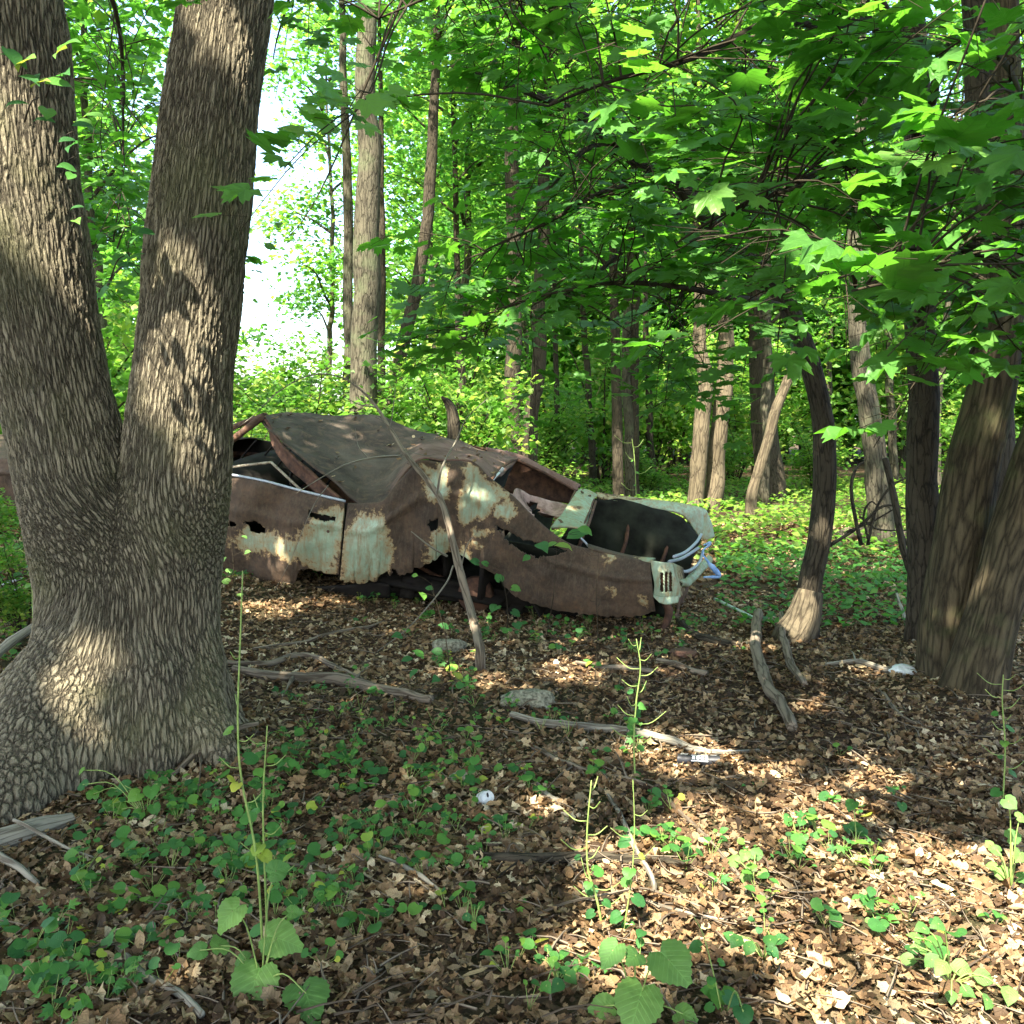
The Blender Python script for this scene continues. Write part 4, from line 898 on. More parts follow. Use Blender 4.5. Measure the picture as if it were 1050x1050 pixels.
T = [
 ('tall straight grey-brown trunk rising just behind the caved-in car roof', [(376, 470), (373, 430), (376, 300), (378, 200), (377, 80), (378, -60)], 14, 31, 'bark', 0, 9.5, .8),
 ('slim pole-like trunk standing close behind the tall grey trunk at the car roof', [(358, 470), (357, 380), (357, 200), (352, 60)], 17, 12, 'bark', 4, 9, .8),
 ('very thin dark stem hugging the far flank of the tall grey trunk', [(391, 470), (391, 400), (392, 280), (391, 150)], 18.5, 9, 'bark_dark', None, 7, .8),
 ('dark slender trunk leaning and bending as it climbs beside the tall grey trunk', [(388, 480), (397, 430), (412, 360), (432, 270), (443, 160), (445, 90), (448, 0)], 15, 15, 'bark_dark', 5, 6.5, .8),
 ('thin brown stem rising over the middle of the car between two larger gaps of light', [(476, 470), (473, 400), (469, 300), (465, 130)], 20, 8, 'bark_dark', 5, 4.5, .8),
 ('mottled trunk with pale sun flecks just above the dented car roof edge', [(526, 480), (525, 440), (526, 350), (525, 150), (530, 60)], 16, 19, 'bark_dark', 1, 6.0, .8),
 ('straight trunk leaning slightly away from its mottled neighbour behind the rear window', [(541, 485), (545, 440), (551, 370), (558, 200), (562, 60)], 17, 17, 'bark_dark', 2, 6.0, .8),
 ('pencil-thin trunk first beyond the rear window of the car', [(572, 490), (571, 440), (569, 320)], 23, 7, 'bark_dark', None, 4.0, .9),
 ('thin trunk standing alone behind the boot of the car', [(608, 492), (605, 430), (599, 340), (596, 250)], 24, 8, 'bark_dark', None, 3.5, .9),
 ('dark straight trunk of a close pair behind the boot of the car', [(634, 490), (632, 420), (631, 330), (628, 200)], 19, 12, 'bark_dark', 5, 5.5, .9),
 ('paler trunk of the close pair behind the boot, climbing highest', [(650, 492), (649, 420), (650, 300), (653, 180), (652, 90)], 20, 11, 'bark_dark', 5, 6.0, .8),
 ('short-looking slim trunk just past the close pair behind the boot', [(668, 490), (666, 440), (663, 350)], 26, 9, 'bark_dark', None, 3.5, .9),
 ('sunlit trunk wrapped in loose bark, nearer the car of the twin trunks', [(714, 512), (719, 450), (722, 395), (717, 330), (716, 230)], 17, 18, 'bark_pale', 3, 4.2, .8),
 ('sunlit clean trunk, partner of the ragged one in the twin pair past the car', [(731, 510), (737, 450), (742, 390), (746, 300), (752, 200)], 17.3, 20, 'bark_pale', 4, 4.2, .8),
 ('thin pale tree leaning steeply across a broad dark trunk', [(770, 514), (779, 480), (793, 435), (808, 385), (822, 340)], 16, 12, 'bark_pale', None, 4, .7),
 ('broad dark ivy-clad trunk half hidden by a thin leaning pale tree', [(787, 495), (783, 440), (782, 400), (778, 330), (770, 200)], 20, 30, 'bark_dark', 0, 4.5, .9),
 ('upright grey trunk between the crooked tree and the dark tall maple', [(903, 528), (897, 490), (890, 430), (882, 370), (878, 300), (880, 180)], 12.5, 25, 'bark', 5, 5.5, .7),
 ('faint thin trunk in the haze of leaves beyond the upright grey trunk', [(918, 500), (915, 440), (912, 380), (908, 280)], 24, 9, 'bark', 1, 4.0, .9),
 ('pale thin trunk seen between the dark maple and the leaning smooth stems', [(962, 505), (960, 440), (968, 360)], 22, 9, 'bark', 2, 4.0, .8),
 ('thin dark sapling right next to the dark maple, bent at mid height', [(938, 600), (925, 560), (917, 510), (908, 470)], 8.5, 8, 'bark_dark', None, 4, .7),
]
for i, (lab, path, Y, w, bk_, ci, cz, cs) in enumerate(T):
    cr = None if ci is None else (CR[ci] if ci < 4 else CRN[ci - 4])
    trunk_tree('forest_tree', lab, path, Y, w, bk_, cr, cz, cs, group='tree trunks standing in the wood behind the wreck', seed=i, top=i not in (14, 19), seg=12)

# near trees on the maple side
# crooked tree whose bough reaches over the middle of the view
t, c = trunk_tree('crooked_tree', 'crooked dark tree with a pale sunlit flaring foot, just past the tail of the car', [(822, 655), (829, 600), (841, 545), (848, 490), (842, 435), (827, 370), (808, 314), (792, 290)], 7.2, 25, 'bark_dark', None, flare=.25, top=False, lump=.07, seed=3, seg=20, wtop=.7)
mb = MB(); tube(mb, [P(792, 290, 7.2), P(750, 245, 7.0), P(690, 188, 6.6), P(640, 155, 6.2), P(590, 118, 5.9), P(540, 92, 5.6), P(470, 70, 5.4)], [.075, .06, .05, .04, .03, .02, .01], 10, 40, .04, .15)
tube(mb, [P(640, 155, 6.2), P(600, 150, 6.0), P(560, 190, 5.8)], [.03, .018, .006], 6, 12, .03); tube(mb, [P(720, 213, 6.8), P(660, 240, 6.5), P(600, 290, 6.2), P(540, 310, 6.0)], [.035, .02, .012, .005], 6, 16, .04)
mb.build('bough', M['bark_dark'], t, smooth=True)
mb = MB(); tube(mb, [P(830, 606, 7.16), P(824, 632, 7.13), P(815, 652, 7.1), P(808, 664, 7.08)], [.095, .125, .155, .15], 18, 18, .01, .12); o = mb.build('sunlit_foot', M['bark_pale'], t, smooth=True); o['label'] = 'swelling at the foot of the crooked trunk, sunlight put into its pale colour'  # flared foot; the sun on it is put into the paler bark
crooked = t
maple, c945 = trunk_tree('maple_tree', 'tall dark-barked maple with wide sprays of lobed leaves reaching over the clearing', [(945, 668), (945, 500), (946, 380), (944, 250), (943, 150), (936, 0), (930, -150)], 6.9, 33, 'bark_dark', None, flare=.3, seed=5, lump=.08, seg=22, wtop=.85)
trunk_tree('smooth_tree', 'thick smooth brown trunk leaning out from the base of the clump by the dark maple', [(976, 702), (979, 640), (987, 560), (999, 470), (1014, 390), (1026, 300), (1030, 200), (1030, 60)], 5.9, 60, 'bark_smooth', None, flare=.3, seed=8, lump=.07, seg=28, wtop=.75)
trunk_tree('smooth_tree', 'dark upright trunk wedged behind the two smooth leaning stems', [(1000, 690), (1006, 600), (1014, 480), (1012, 350), (1006, 220), (1000, 60)], 6.6, 48, 'bark_dark', None, flare=.3, seed=9, lump=.08, seg=24, wtop=.7)
trunk_tree('smooth_tree', 'smooth olive trunk leaning away to the edge of view, nearest stem of the clump', [(1004, 712), (1018, 640), (1040, 560), (1062, 470), (1090, 380), (1120, 250), (1140, 100)], 5.6, 56, 'bark_smooth', None, flare=.35, seed=12, lump=.06, seg=28, wtop=.8)
# broken stump behind the car
t = thing('broken_stump', 'short reddish-brown broken snag poking up over the car roof', 'stump', P(463, 470, 10.5))
mb = MB(); tube(mb, [P(464, 500, 10.5), P(464, 450, 10.5), P(463, 425, 10.5), P(459, 412, 10.5), P(452, 406, 10.45)], [.075, .072, .065, .05, .012], 12, 24, .02, .2); mb.build('snag', M['bark_dark'], t, smooth=True)

# ------------------------------------------------------------------ near maple foliage: sprays of lobed leaves on real twigs
def sprays(specs, boughs, parent, seed, base='branch', mat='maple', lsize=(.085, .135), n_leaf=(9, 17), full=True):
    r = np.random.default_rng(seed); tw = MB(); lf = MB(); tm = tmpl_maple(True)
    for a, rad in boughs: tube(tw, a, np.array(rad) * .7, 7, 30, .04, .1)
    bc = np.concatenate([catmull(a, 30) for a, _ in boughs])
    P_, N_2, H_, S_, R_ = [], [], [], [], []
    for (x0, x1, y0, y1, Y0, Y1, n) in specs:
        for _ in range(int(n * 1.7)):
            c = P(x0 + (x1 - x0) * r.random(), y0 + (y1 - y0) * r.random(), Y0 + (Y1 - Y0) * r.random())
            qx, qy, _ = proj(c)
            if (745 < qx < 860 and 285 < qy < 380) or (905 < qx < 985 and r.random() < .6): continue
            j = int(np.argmin(np.linalg.norm(bc - c, axis=1) + .25 * r.random(len(bc)))); a = bc[j]
            d = c - a; L = np.linalg.norm(d); d /= L + 1e-6
            dirn = d * .6 + np.array([r.normal(0, .5), r.normal(0, .35), -.12]); dirn /= np.linalg.norm(dirn); ln = .34 + .3 * r.random()
            e = c + dirn * ln; tube(tw, [a, (a + c) / 2 + [0, 0, .06 * L], c, (c + e) / 2 + [0, 0, .02], e - [0, 0, .03]], [.0045, .0035, .0025, .0015], 4, 12, .02)
            tilt = np.array([r.normal(0, .22), r.normal(0, .22) - .15, 1.0]); k = r.integers(*n_leaf); tone = r.random() * .5
            head0 = math.atan2(dirn[1], dirn[0])
            for q in range(k):
                s = (q // 2 + .3) / (k / 2); side = 1 if q % 2 else -1; p0 = c + (e - c) * min(1, s)
                ha = head0 + side * (1.0 - .55 * s) + r.normal(0, .25); pet = .05 + .05 * r.random()
                pp = p0 + np.array([math.cos(ha), math.sin(ha), -.15]) * (pet + .05) + np.array([0, 0, r.normal(0, .025)])
                P_.append(pp); N_2.append(tilt + r.normal(0, .22, 3)); H_.append(ha); S_.append(lsize[0] + (lsize[1] - lsize[0]) * r.random()); R_.append(min(1, max(0, tone + .4 * r.random())))
                tube(tw, [p0, pp - np.array([math.cos(ha), math.sin(ha), 0]) * .02], .0012, 3, 3, cap=False)
    P_ = np.array(P_); k = cull(P_, soft=.6)
    leaves(lf, P_[k], np.array(N_2)[k], np.array(H_)[k], np.array(S_)[k] * 1.22 * (.7 + .5 * r.random(k.sum())), tm, np.array(r.normal(.9, .8, k.sum())), np.array(R_)[k])
    o = tw.build(base, M['twig'], parent); l = lf.build('foliage', M[mat], None); l.parent = o; l.location = (-WORLDLOC(o)); return o
B1 = ([P(943, 150, 6.9), P(900, 40, 5.6), P(820, 20, 4.4), P(700, 60, 3.7), P(560, 110, 3.5)], [.06, .04, .025, .015, .006])
B2 = ([P(944, 250, 6.9), P(930, 180, 5.4), P(860, 170, 4.2), P(780, 210, 3.6), P(700, 260, 3.5)], [.05, .035, .022, .012, .005])
B3 = ([P(945, 330, 6.9), P(960, 270, 5.2), P(985, 250, 3.8), P(960, 270, 3.0), P(880, 290, 2.8)], [.045, .03, .02, .012, .005])
B4 = ([P(943, 120, 6.9), P(980, 40, 5.0), P(1020, 60, 3.6), P(1040, 120, 3.0)], [.05, .03, .018, .006])
B5 = ([P(940, 80, 6.9), P(850, -60, 5.2), P(650, -80, 4.0), P(500, -30, 3.8), P(390, 20, 3.9)], [.05, .035, .02, .012, .005])
sprays([(780, 1000, 30, 180, 3.2, 5.2, 17), (700, 880, -20, 120, 3.0, 4.6, 13), (740, 920, 150, 290, 2.9, 4.8, 18)], [B1, B2], maple, 5)
sprays([(860, 1060, 230, 330, 2.5, 3.8, 10), (960, 1060, 0, 240, 2.4, 3.6, 17), (960, 1070, 230, 345, 2.6, 3.6, 8), (780, 900, 270, 310, 2.8, 3.6, 5)], [B3, B4], maple, 6, lsize=(.10, .15))
sprays([(520, 720, -20, 120, 3.3, 5.2, 18), (430, 560, -40, 50, 3.6, 4.6, 8), (330, 420, -30, 20, 3.6, 4.6, 3), (355, 395, 90, 130, 3.4, 3.7, 2)], [B5, B1], maple, 7, lsize=(.08, .12))
Q1 = ([P(806, 314, 7.2), P(740, 300, 6.2), P(660, 290, 5.4), P(580, 300, 5.1), P(510, 320, 5.0)], [.04, .03, .02, .012, .005])
Q2 = ([P(690, 188, 6.6), P(640, 190, 5.6), P(560, 230, 5.2), P(500, 260, 5.0)], [.03, .02, .012, .005])
sprays([(560, 760, 120, 300, 4.6, 6.4, 34), (470, 580, 240, 335, 4.9, 5.8, 14), (640, 790, 290, 370, 5.0, 6.4, 12), (700, 800, 200, 300, 4.8, 6.4, 8)], [Q1, Q2], crooked, 9, lsize=(.09, .13))

OB = ([stemA[-2][0] + [0, 0, .8], P(40, -120, 5.4), P(110, -20, 6.3), P(130, 120, 7.0), P(120, 250, 7.4)], [.05, .04, .025, .012, .005])
OB2 = ([stemB[-2][0] + [0, 0, .8], P(270, -100, 5.2), P(300, -20, 6.0), P(285, 60, 6.6)], [.04, .03, .015, .005])
sprays([(60, 190, -20, 290, 6.0, 8.2, 30)], [OB], bpy.data.objects['forked_oak'], 15, lsize=(.09, .14)); sprays([(265, 330, -30, 10, 5.2, 6.8, 4)], [OB2], bpy.data.objects['forked_oak'], 16, lsize=(.09, .13))

# ------------------------------------------------------------------ trees farther into the wood
farpos = []
r2 = np.random.default_rng(77)
def clear_gap(x, y, rad):   # keep the bright sky gap open
    px0 = 525 + FPX * (x - rad) / y; px1 = 525 + FPX * (x + rad) / y
    return not (px1 > 262 and px0 < 338)
spots = [(-9.6, 15), (-7.9, 19), (-11.5, 20), (-7.6, 13), (-1.0, 21), (11.8, 20), (-2.2, 27), (0.4, 30), (10, 31), (13.5, 28), (-16, 28), (-13, 25), (-19, 24), (8.9, 14.5), (4.9, 18.9), (2.4, 19.9), (-5.6, 31)]
fs = None
for k, (x, y) in enumerate(spots):
    z = float(h(x, y)); t = thing('slim_tree', 'slim leafy tree among many others deep in the bright wood', 'tree', (x, y, z), 'slim trees farther into the wood')
    if fs is None:
        mb = MB(); tube(mb, [(0, 0, -.1), (.1, .05, 3), (-.05, .1, 7), (.1, 0, 13)], [.11, .09, .07, .02], 9, 24, .06, .1, flare=.4); fs = mb.mesh('trunk', M['bark'], smooth=True)
    put(fs, 'trunk', t, (0, 0, 0), k, (1, 1, 1)); s = .95 + .3 * r2.random(); me, lm = CR[k % 4]
    put(me, 'crown', t, (0, 0, (3.6 if y < 26 else 2.4) + 1.2 * r2.random()), k * 1.3, (s, s, s * 1.05)); put(lm, 'limb', t, (0, 0, 2.5), k * 1.3, (s, s, s * 1.05))
k = 0; ft = None
for ang in np.linspace(-42, 42, 30):
    for D in (38, 50):
        x = D * math.tan(R(ang + (1.4 if D == 50 else 0))); y = D + 3 * r2.random()
        if not clear_gap(x, y, 6.0): continue
        z = float(h(x, y)); t = thing('far_tree', 'far tree closing off the end of the wood, one of a continuous green screen', 'tree', (x, y, z), 'far trees closing the wood')
        if ft is None: mb = MB(); tube(mb, [(0, 0, -.1), (.1, .05, 6), (0, 0, 16)], [.2, .16, .05], 7, 12, .06, .1); ft = mb.mesh('trunk', M['bark'], smooth=True)
        put(ft, 'trunk', t, (0, 0, 0), k); s = .9 + .35 * r2.random(); pxx = 525 + FPX * x / y; put(CRF[k % 3][0], 'crown', t, (0, 0, .6), k * 1.1, (s, s, s * (.72 if 770 < pxx < 980 or (D == 50 and 380 < pxx < 520) else 1.1))); k += 1

# ------------------------------------------------------------------ shrubs and saplings of the bright understorey
def shrub_mesh(seed, H=1.5, rad=.8, nl=2400, size=.075):
    r = np.random.default_rng(seed); tw = MB(); lf = MB(); ends = []
    for k in range(11):
        ang = r.random() * 6.28; L = rad * (.3 + .8 * r.random()); zt = H * (.45 + .6 * r.random())
        e = np.array([L * math.cos(ang), L * math.sin(ang), zt]); c = tube(tw, [(0.05 * math.cos(ang), .05 * math.sin(ang), -.05), e * [.4, .4, .6], e], [.014, .009, .003], 4, 9, .05)
        for q in range(7): ends.append(c[2 + r.integers(7)] + r.normal(0, .12 * rad, 3))
    ends = np.array(ends); idx = r.integers(0, len(ends), nl); pos = ends[idx] + r.normal(0, .11, (nl, 3)) * [1.3, 1.3, .7]; pos[:, 2] = np.abs(pos[:, 2]) + .02
    leaves(lf, pos, up_nrm(nl, .6, r), r.random(nl) * 6.28, size * (.6 + .8 * r.random(nl)), tmpl_star(), None, np.clip(r.random(len(ends))[idx] * .6 + .45 * r.random(nl), 0, 1))
    return lf.mesh('foliage', M['under']), tw.mesh('stem', M['twig'])
SH = [shrub_mesh(101 + k) for k in range(4)]
k = 0
def shrub(x, y, s, sz=1.0, lab='leafy bush in the bright green understorey between the far trunks', grp='bushes of the understorey'):
    global k
    t = thing('bush', lab, 'bush', (x, y, float(h(x, y))), grp); me, st = SH[k % 4]
    put(me, 'foliage', t, (0, 0, 0), k * 1.9, (s, s, s * sz)); put(st, 'stem', t, (0, 0, 0), k * 1.9, (s, s, s * sz)); k += 1
for x, y, s, sz in [(-5.6, 12.2, 1.7, 1.2), (-4.4, 12.8, 1.3, .8), (-3.3, 12.0, 1.1, .8), (-6.6, 10.6, 1.4, 1.0), (-2.0, 13.4, 1.5, 1.0), (-0.9, 14.5, 1.5, 1.1), (.2, 14.4, .9, .7), (-7.6, 12, 1.8, 1.3),
                    (3.1, 22.5, 1.0, .7), (6.6, 21.5, 1.3, .8), (8.8, 18.5, 1.4, 1.0), (5.0, 23.5, 1.2, .8), (9.6, 15.2, 1.6, 1.1), (6.4, 13.6, .6, .5), (8.4, 13.2, 1.5, 1.1), (10.2, 12.4, 1.6, 1.3), (-9.3, 14, 2.0, 1.4),
                    (-3.2, 16, 1.7, .9), (-5.2, 16.5, 1.8, .9), (-1.2, 19.5, 1.6, 1.0), (.6, 22.5, 1.6, 1.0), (-6.8, 20, 2.3, 1.0), (12, 18, 2.2, 1.4), (-4.8, 22, 1.8, .8), (2.4, 25, 2.4, 1.4), (6.0, 27, 2.2, 1.1), (3.9, 28, 2.3, 1.1), (7.6, 30, 2.6, 1.1), (1.2, 28.5, 2.3, 1.1), (5.0, 31, 2.6, 1.2), (9.8, 25, 2.4, 1.5), (-1.5, 25, 2.5, 1.4), (-9, 26, 2.6, 1.2), (-12, 22, 2.5, 1.6), (-12.5, 34, 3.0, 1.0), (-10.0, 34, 3, 1.0), (-8.3, 36, 3, 1.0), (15, 24, 2.6, 1.5)]:
    shrub(x, y, s, sz)
for lab, x, y, s in [('low green bush behind the oak foot, in front of the car nose', -4.1, 7.3, .55), ('small green bush against the oak at the far side of the wreck', -3.2, 6.3, .42)]:
    shrub(x, y, s, 1.0, lab, None)

# ------------------------------------------------------------------ leaf litter and ground cover
def in_view_xy(y0, y1, n, r, pad=.6, power=1.0):
    y = y0 + (y1 - y0) * r.random(n * 2) ** power; x = (r.random(n * 2) * 2 - 1) * (0.56 * y1 + pad); k = np.abs(x) < .56 * y + pad; x, y = x[k][:n], y[k][:n]
    return x, y
def litter():
    r = np.random.default_rng(3); mb = MB()
    for y0, y1, n, s0, s1 in [(1.7, 4.6, 56000, .014, .085), (4.6, 8.5, 52000, .025, .082), (8.5, 16, 20000, .07, .13), (-2.5, 1.7, 3000, .05, .09)]:
        x, y = in_view_xy(y0, y1, n, r, 1.0 if y0 > 0 else 3); z = h(x, y); n = len(x)
        kind = r.integers(0, 3, n)
        for kk in range(3):
            q = kind == kk; m_ = q.sum(); pos = np.stack([x[q], y[q], z[q] + .004 + .022 * r.random(m_) ** 2], -1)
            s = s0 + (s1 - s0) * r.random(m_) ** 2.8
            rn = np.clip(.92 * r.random(m_) ** 1.25 + .16 * noise3(pos * [1.3, 1.3, 0]) + .08, 0, 1)
            leaves(mb, pos, up_nrm(m_, .42, r), r.random(m_) * 6.28, s, tmpl_litter(kk), r.normal(0, 1.0, m_) + .5, rn)
    o = mb.build('leaf_litter', M['litter']); tag(o, 'brown curled dead leaves covering the forest floor', 'leaf litter', kind='stuff')
    # small broken twigs mixed into it
    mb = MB()
    for _ in range(3200):
        y = 1.8 + 8 * r.random() ** 1.3; x = (r.random() * 2 - 1) * (.55 * y + .3); a = r.random() * 3.14; L = .04 + .16 * r.random() ** 2
        p0 = np.array([x, y, float(h(x, y)) + .015 + .015 * r.random()]); e = p0 + np.array([math.cos(a) * L, math.sin(a) * L, .012 * r.normal()]); m_ = (p0 + e) / 2 + r.normal(0, .008, 3)
        tube(mb, [p0, m_, e], [.0028 * (1 + r.random()), .0015], 4, 4, cap=False)
    o = mb.build('twig_litter', M['deadwood']); tag(o, 'thin broken twigs scattered through the dead leaves', 'twigs', kind='stuff')
litter()
def roof_leaves():
    r = np.random.default_rng(9); mb = MB(); me = bpy.data.objects['roof'].data; n = len(me.vertices); co = np.empty(n * 3); me.vertices.foreach_get('co', co); co = co.reshape(-1, 3)
    q = co[r.integers(0, n, 60)] + r.normal(0, .01, (60, 3)) * [1, 1, 0] + [0, 0, .022]; w = L2W(q)
    a = bpy.data.objects['rear_deck'].data; m_ = len(a.vertices); c2 = np.empty(m_ * 3); a.vertices.foreach_get('co', c2); w = np.vstack([w, L2W(c2.reshape(-1, 3)[r.integers(0, m_, 6)] + [0, 0, .015])])
    fl = np.stack([-1.2 + 1.0 * r.random(70), -.5 + 1.0 * r.random(70), np.full(70, .43)], -1); w = np.vstack([w, L2W(fl)])
    nr = up_nrm(len(w), .25, r) + np.array([0, -.35, 0]); leaves(mb, w, nr, r.random(len(w)) * 6.28, .03 + .05 * r.random(len(w)), tmpl_litter(2))
    o = mb.build('fallen_leaves', M['litter']); tag(o, 'dead leaves fallen on the roof and inside the boot of the car', 'fallen leaves', kind='stuff')
roof_leaves()
def cover():
    r = np.random.default_rng(4); mb = MB(); st = MB(); T1 = tmpl_round(9, .4); T2 = tmpl_oval(.33, 3); T3 = tmpl_star(); T4 = tmpl_maple(False)
    # patches: (px, py, rx, ry, sprigs)
    patches = [(390, 790, 90, 60, 34), (150, 850, 90, 50, 34), (270, 870, 80, 60, 28), (60, 960, 70, 80, 24), (180, 930, 90, 60, 24), (330, 930, 70, 60, 20), (300, 780, 50, 40, 22), (20, 710, 30, 30, 26), (330, 720, 60, 30, 14), (110, 1010, 90, 40, 22),
               (470, 690, 60, 30, 16), (470, 770, 60, 60, 18), (600, 650, 70, 18, 24), (250, 590, 60, 10, 20), (520, 640, 120, 22, 26), (420, 620, 60, 16, 14), (480, 900, 80, 60, 16), (560, 780, 60, 60, 10), (640, 740, 40, 30, 8), (690, 870, 40, 40, 10),
               (850, 840, 90, 60, 12), (560, 990, 90, 40, 12), (400, 850, 90, 60, 26), (10, 640, 20, 60, 22), (790, 900, 60, 60, 10), (940, 960, 60, 60, 10), (660, 660, 60, 14, 14), (700, 640, 30, 10, 10), (10, 560, 20, 50, 22)]
    for px, py, rx, ry, n in patches:
        for _ in range(n):
            c = G(px + rx * r.normal() * .55, py + ry * r.normal() * .55)
            if sdf(np.array([[c[0], c[1], max(.06, c[2] + .03)]], np.float32))[0] < .03: continue
            m_ = r.integers(3, 8); T_ = T1 if r.random() < .5 else (T2 if r.random() < .6 else T4); hh = .03 + .06 * r.random()
            for q in range(m_):
                a = r.random() * 6.28; d = .015 + .045 * r.random(); p = c + np.array([math.cos(a) * d, math.sin(a) * d, hh * (.5 + .7 * r.random())])
                tube(st, [c, p], [.0012, .0009], 3, 3, cap=False)
                leaves(mb, p[None], np.array([[r.normal(0, .35), r.normal(0, .35) - .25, 1]]), np.array([a]), .018 + .04 * r.random() ** 1.5, T_)
    # denser carpet beyond the tail of the car and under the far trees
    def carpet(n, y0, y1, cond, s, hz):
        x, y = in_view_xy(y0, y1, n, r, .5); k = cond(x, y); x, y = x[k], y[k]; z = h(x, y)
        w = .5 + .5 * noise3(np.stack([x * .9, y * .9, 0 * x], -1)); k = r.random(len(x)) < .35 + .75 * w; x, y, z, w = x[k], y[k], z[k], w[k]
        pos = np.stack([x, y, z + .02 + hz * (.3 + w) * r.random(len(x))], -1)
        leaves(mb, pos, up_nrm(len(x), .4, r), r.random(len(x)) * 6.28, s * (.6 + .8 * r.random(len(x))), T3, None, np.clip(.3 + .5 * r.random(len(x)) + .3 * (w - .5), 0, 1))
    carpet(16000, 7.3, 12, lambda x, y: (x > .2 * y + .05 * 0 + .1) & (x > 1.35 + .0 * y), .075, .12)

    carpet(5000, 9.4, 12, lambda x, y: x < 1.6, .085, .2)
    carpet(1500, 5.4, 9, lambda x, y: x < -2.9, .07, .25)
    o = mb.build('ground_cover', M['ground_leaf']); tag(o, 'low green ivy and seedlings spreading over the forest floor', 'ground cover', kind='stuff')
    mb = MB(); carpet(34000, 11.0, 26, lambda x, y: x > -30, .11, .22); o2 = mb.build('sunny_ground_cover', M['under']); tag(o2, 'low growth deeper in the wood, sunlight put into its yellow-green colour', 'ground cover', kind='stuff')  # brighter, yellower leaf colour stands in for sunlight on the far floor
    s_ = st.build('ground_cover_stems', M['stem'], None); s_.parent = o; s_['kind'] = 'stuff'; s_.name = 'stems'
cover()

# ------------------------------------------------------------------ fallen wood
def ground_branch(label, pts, wid, mat='deadwood', lift=.6, name='fallen_branch', twigs=(), lump=.15, seg=8, cat='branch', wob=.012, raise_=None, group=None):
    Q = [G(px, py) for px, py in pts]; c = np.array(Q)
    n = max(10, 7 * len(Q)); cc = catmull(c, n); Yr = np.interp(np.linspace(0, 1, n), np.linspace(0, 1, len(Q)), [q[1] for q in Q])
    w = np.interp(np.linspace(0, 1, n), np.linspace(0, 1, len(wid)), wid) * Yr / FPX / 2
    cc = cc + wob * np.stack([noise3(cc * 4 + 1), noise3(cc * 4 + 7), 0 * cc[:, 0]], -1)
    cc[:, 2] = h(cc[:, 0], cc[:, 1]) + w * lift + .012
    if raise_: cc[:, 2] += np.interp(np.linspace(0, 1, n), np.linspace(0, 1, len(raise_)), raise_)
    t = thing(name, label, cat, (cc[n // 2][0], cc[n // 2][1], cc[n // 2][2] - .02), group)
    mb = MB(); tube(mb, cc, w, seg, n * 2, 0, lump, seed=len(label)); mb.build('stem', M[mat], t, smooth=True)
    for tw_ in twigs:
        k = int(tw_[0] * (n - 1)); e = G(tw_[1], tw_[2]) + np.array([0, 0, tw_[3] if len(tw_) > 3 else .02]); a = cc[k]
        mb = MB(); tube(mb, [a, (a + e) / 2 + np.array([.01, 0, .02]), e], [w[k] * .5 + .001, .003, .0015], 5, 10, .008, .2); mb.build('twig', M[mat], t, smooth=True)
    return t
ground_branch('thick half-buried brown branch running from the oak foot toward the leaning dead sapling', [(238, 690), (290, 700), (345, 702), (390, 712), (440, 722)], [8, 12, 14, 12, 10], twigs=[(.3, 280, 735), (.6, 372, 690)])
ground_branch('thinner crooked branch lying just above the thick branch at the oak foot', [(232, 683), (275, 684), (310, 676), (350, 690), (372, 700)], [6, 7, 6, 4])
ground_branch('long split pale-brown limb lying level in mid clearing, ending by the black label', [(524, 737), (570, 747), (620, 752), (680, 762), (730, 776), (778, 772)], [7, 9, 9, 10, 7, 3], 'greywood', twigs=[(.5, 640, 772)])
ground_branch('long thin stick starting under the split limb and bending down across the sunny patch', [(545, 770), (590, 790), (660, 808), (700, 838), (740, 885), (790, 930)], [5, 6, 5, 5, 5, 4], twigs=[(.35, 620, 765), (.45, 676, 815), (.2, 556, 820)])
ground_branch('straight grey stick lying steeply below the split limb', [(620, 813), (635, 840), (650, 872), (668, 905), (674, 926)], [3, 5, 6, 6, 5], 'greywood')
ground_branch('dark rotting branch lying level in the open litter below the drink can', [(480, 881), (530, 886), (590, 886), (650, 888), (700, 892)], [8, 12, 12, 11, 7], 'bark_dark', twigs=[(.55, 560, 862), (.3, 505, 910)])
ground_branch('grey barked stick slanting toward the bottom edge below the oak', [(108, 968), (140, 995), (170, 1018), (205, 1048)], [5, 8, 9, 9], 'greywood')
ground_branch('curved stick propped against the oak root', [(172, 802), (200, 786), (232, 768), (266, 758)], [5, 7, 7, 5], raise_=[0, .04, .06, .06], twigs=[(.8, 228, 742, .05), (.4, 200, 830)])
ground_branch('pale stick with a knot reaching in toward the flank of the oak', [(-20, 700), (0, 690), (25, 678), (50, 667)], [11, 11, 10, 7], 'greywood', raise_=[.05, .1, .14, .18])
ground_branch('flat weathered grey board-like slab beside the spreading oak root', [(-30, 880), (10, 866), (45, 856), (74, 846)], [26, 26, 24, 14], 'greywood', lift=.35)
ground_branch('short rounded stick poking in below the grey slab at the picture edge', [(-25, 880), (0, 890), (22, 900), (38, 910)], [9, 9, 8, 6], 'greywood', raise_=[.05, .03, .02, 0])
ground_branch('thin forked pale twig on top of the slab by the oak root', [(14, 862), (40, 872), (70, 882), (94, 884)], [4, 4, 3, 2], 'greywood', raise_=[.06, .05, .03, .01])
ground_branch('tapering grey log arching toward the foot of the crooked tree, nearer of two', [(812, 752), (800, 728), (784, 704), (774, 672), (776, 640)], [12, 12, 13, 12, 10], 'deadwood', lift=.8, raise_=[0, .01, .01, .02, .05], twigs=[(.6, 800, 690)])
